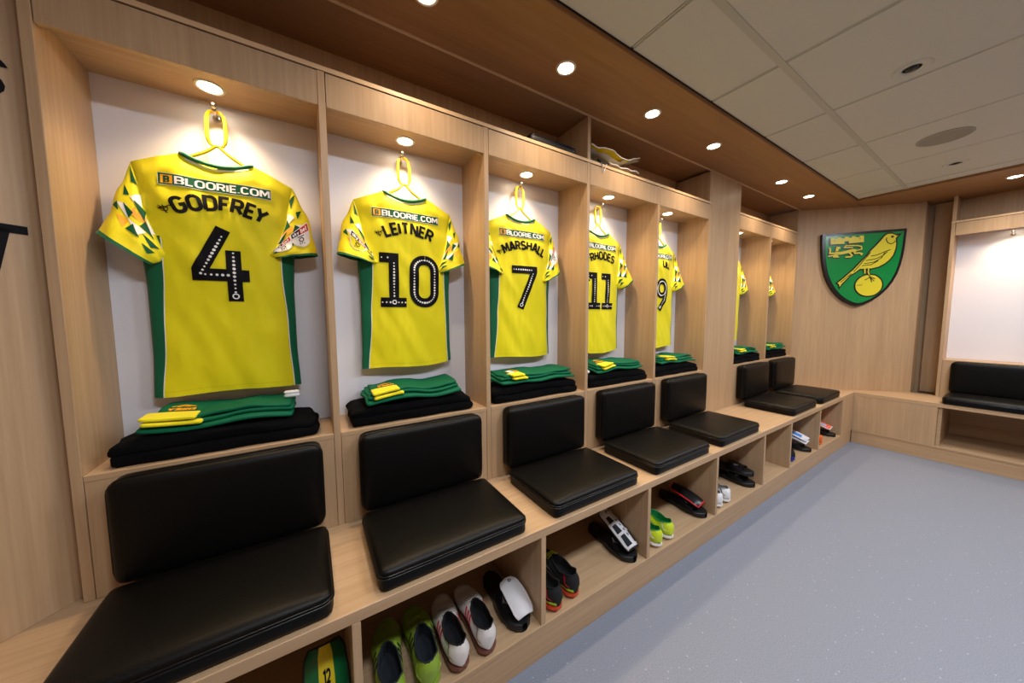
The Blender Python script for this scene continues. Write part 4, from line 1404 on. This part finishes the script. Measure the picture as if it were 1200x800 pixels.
# local x runs along the wall to the right, y into the wall, z up
s0 = 4.19
px, py = (5.116+s0*2**.5)/2, (5.116-s0*2**.5)/2
crest = thing('shield_sign', 'green shield-shaped club crest with a yellow canary standing on a ball', 'crest', (px, py, 1.83), -PI/4)
def layer(name, polys, y0, y1, m):
    mb = MB()
    for pl in polys:
        q = MB().prism(pl, y0, y1)
        mb.add([(x, -z, y) for x, y, z in q.v], [f[::-1] for f in q.f])
    return mb.build(name, m, crest, weld=True)
def inset(poly, d):
    n = len(poly)
    a = sum(poly[i][0]*poly[(i+1) % n][1]-poly[(i+1) % n][0]*poly[i][1] for i in range(n))
    sg = 1 if a > 0 else -1
    out = []
    for i in range(n):
        p0, p1, p2 = poly[i-1], poly[i], poly[(i+1) % n]
        def nr(a, b):
            dx, dy = b[0]-a[0], b[1]-a[1]
            l = math.hypot(dx, dy) or 1e-9
            return (-dy/l*sg, dx/l*sg)
        a_, b_ = nr(p0, p1), nr(p1, p2)
        nx, ny = a_[0]+b_[0], a_[1]+b_[1]
        l = math.hypot(nx, ny) or 1e-9
        k = d/max(.45, (nx*a_[0]+ny*a_[1])/l)
        out.append((p1[0]+nx/l*k, p1[1]+ny/l*k))
    return out
layer('shield_body', [SHIELD], .002, .040, CB)
layer('green_field', [inset(SHIELD, .025)], .0385, .0425, CG)
BALL = [(.042+.113*math.cos(a*PI/18), -.174+.108*math.sin(a*PI/18)) for a in range(36)]
layer('ball_outline', [inset(BALL, -.013)], .0405, .0440, CB)
layer('ball', [BALL], .0420, .0465, CY)
layer('bird_outline', [inset(BIRD, -.013)], .0405, .0445, CB)
layer('bird', [BIRD], .0425, .0472, CY)
layer('castle_outline', [[(x-.010, y-.009) for x, y in inset(CASTLE, -.004)]], .0405, .0440, CB)
layer('castle', [CASTLE], .0425, .0465, CY)
def cstroke(name, pls, ths, y, m):
    for pl, th in zip(pls, ths):
        strokes(MB(), [pl], th, lambda a, b: Vector((a, -y, b)), .02, .0).build(name, m, crest)
cstroke('lion_outline', [[(x-.004, y-.004) for x, y in l] for l in LION], [w_+.014 for w_ in LIONW], .0440, CB)
cstroke('lion', LION, LIONW, .0458, CY)
cstroke('leg_outline', LEGS, [.028, .028], .0472, CB)
cstroke('leg', LEGS, [.012, .012], .0480, CY)
cstroke('claw', FEET, [.007]*5+[.004]*2, .0485, CB)
cstroke('feather_line', BIRDLINES, [.0075]*8, .0482, CB)
cstroke('eye', [AR(.208, .312, .008, .006, 0, 360, 12)], [.010], .0484, CB)
cstroke('castle_window', [[(-.283, .292), (-.283, .302)], [(-.062, .302), (-.062, .312)]], [.006, .006], .0480, CB)

# ------------------------------------------------------------------ lettering on the left corner wall
lt = thing('wall_lettering', 'black capital letters stuck on the oak corner wall beside the number four shirt', 'lettering', (-.0245, .0455, 0), PI/4)
def wl(x, z):
    return Vector((x, -.0022, z))
def letter(name, pls, th):
    a = MB()
    strokes(a, pls, th, wl)
    b = [(v[0], -.0002, v[2]) for v in a.v]
    n = len(a.v)
    a.add(b, [])
    return a.build(name, PRBLACK, lt)
H_ = .085
S = [[((px_+py_*.18)*H_-.050-.66*H_, 1.904+py_*H_) for px_, py_ in s] for s in GL['S'][1]]
letter('letter', S, .014)
Tt = [[(-.040-.095, 1.579), (-.040, 1.579)], [(-.040-.037, 1.579), (-.040-.060, 1.470)]]
letter('letter', Tt, .021)
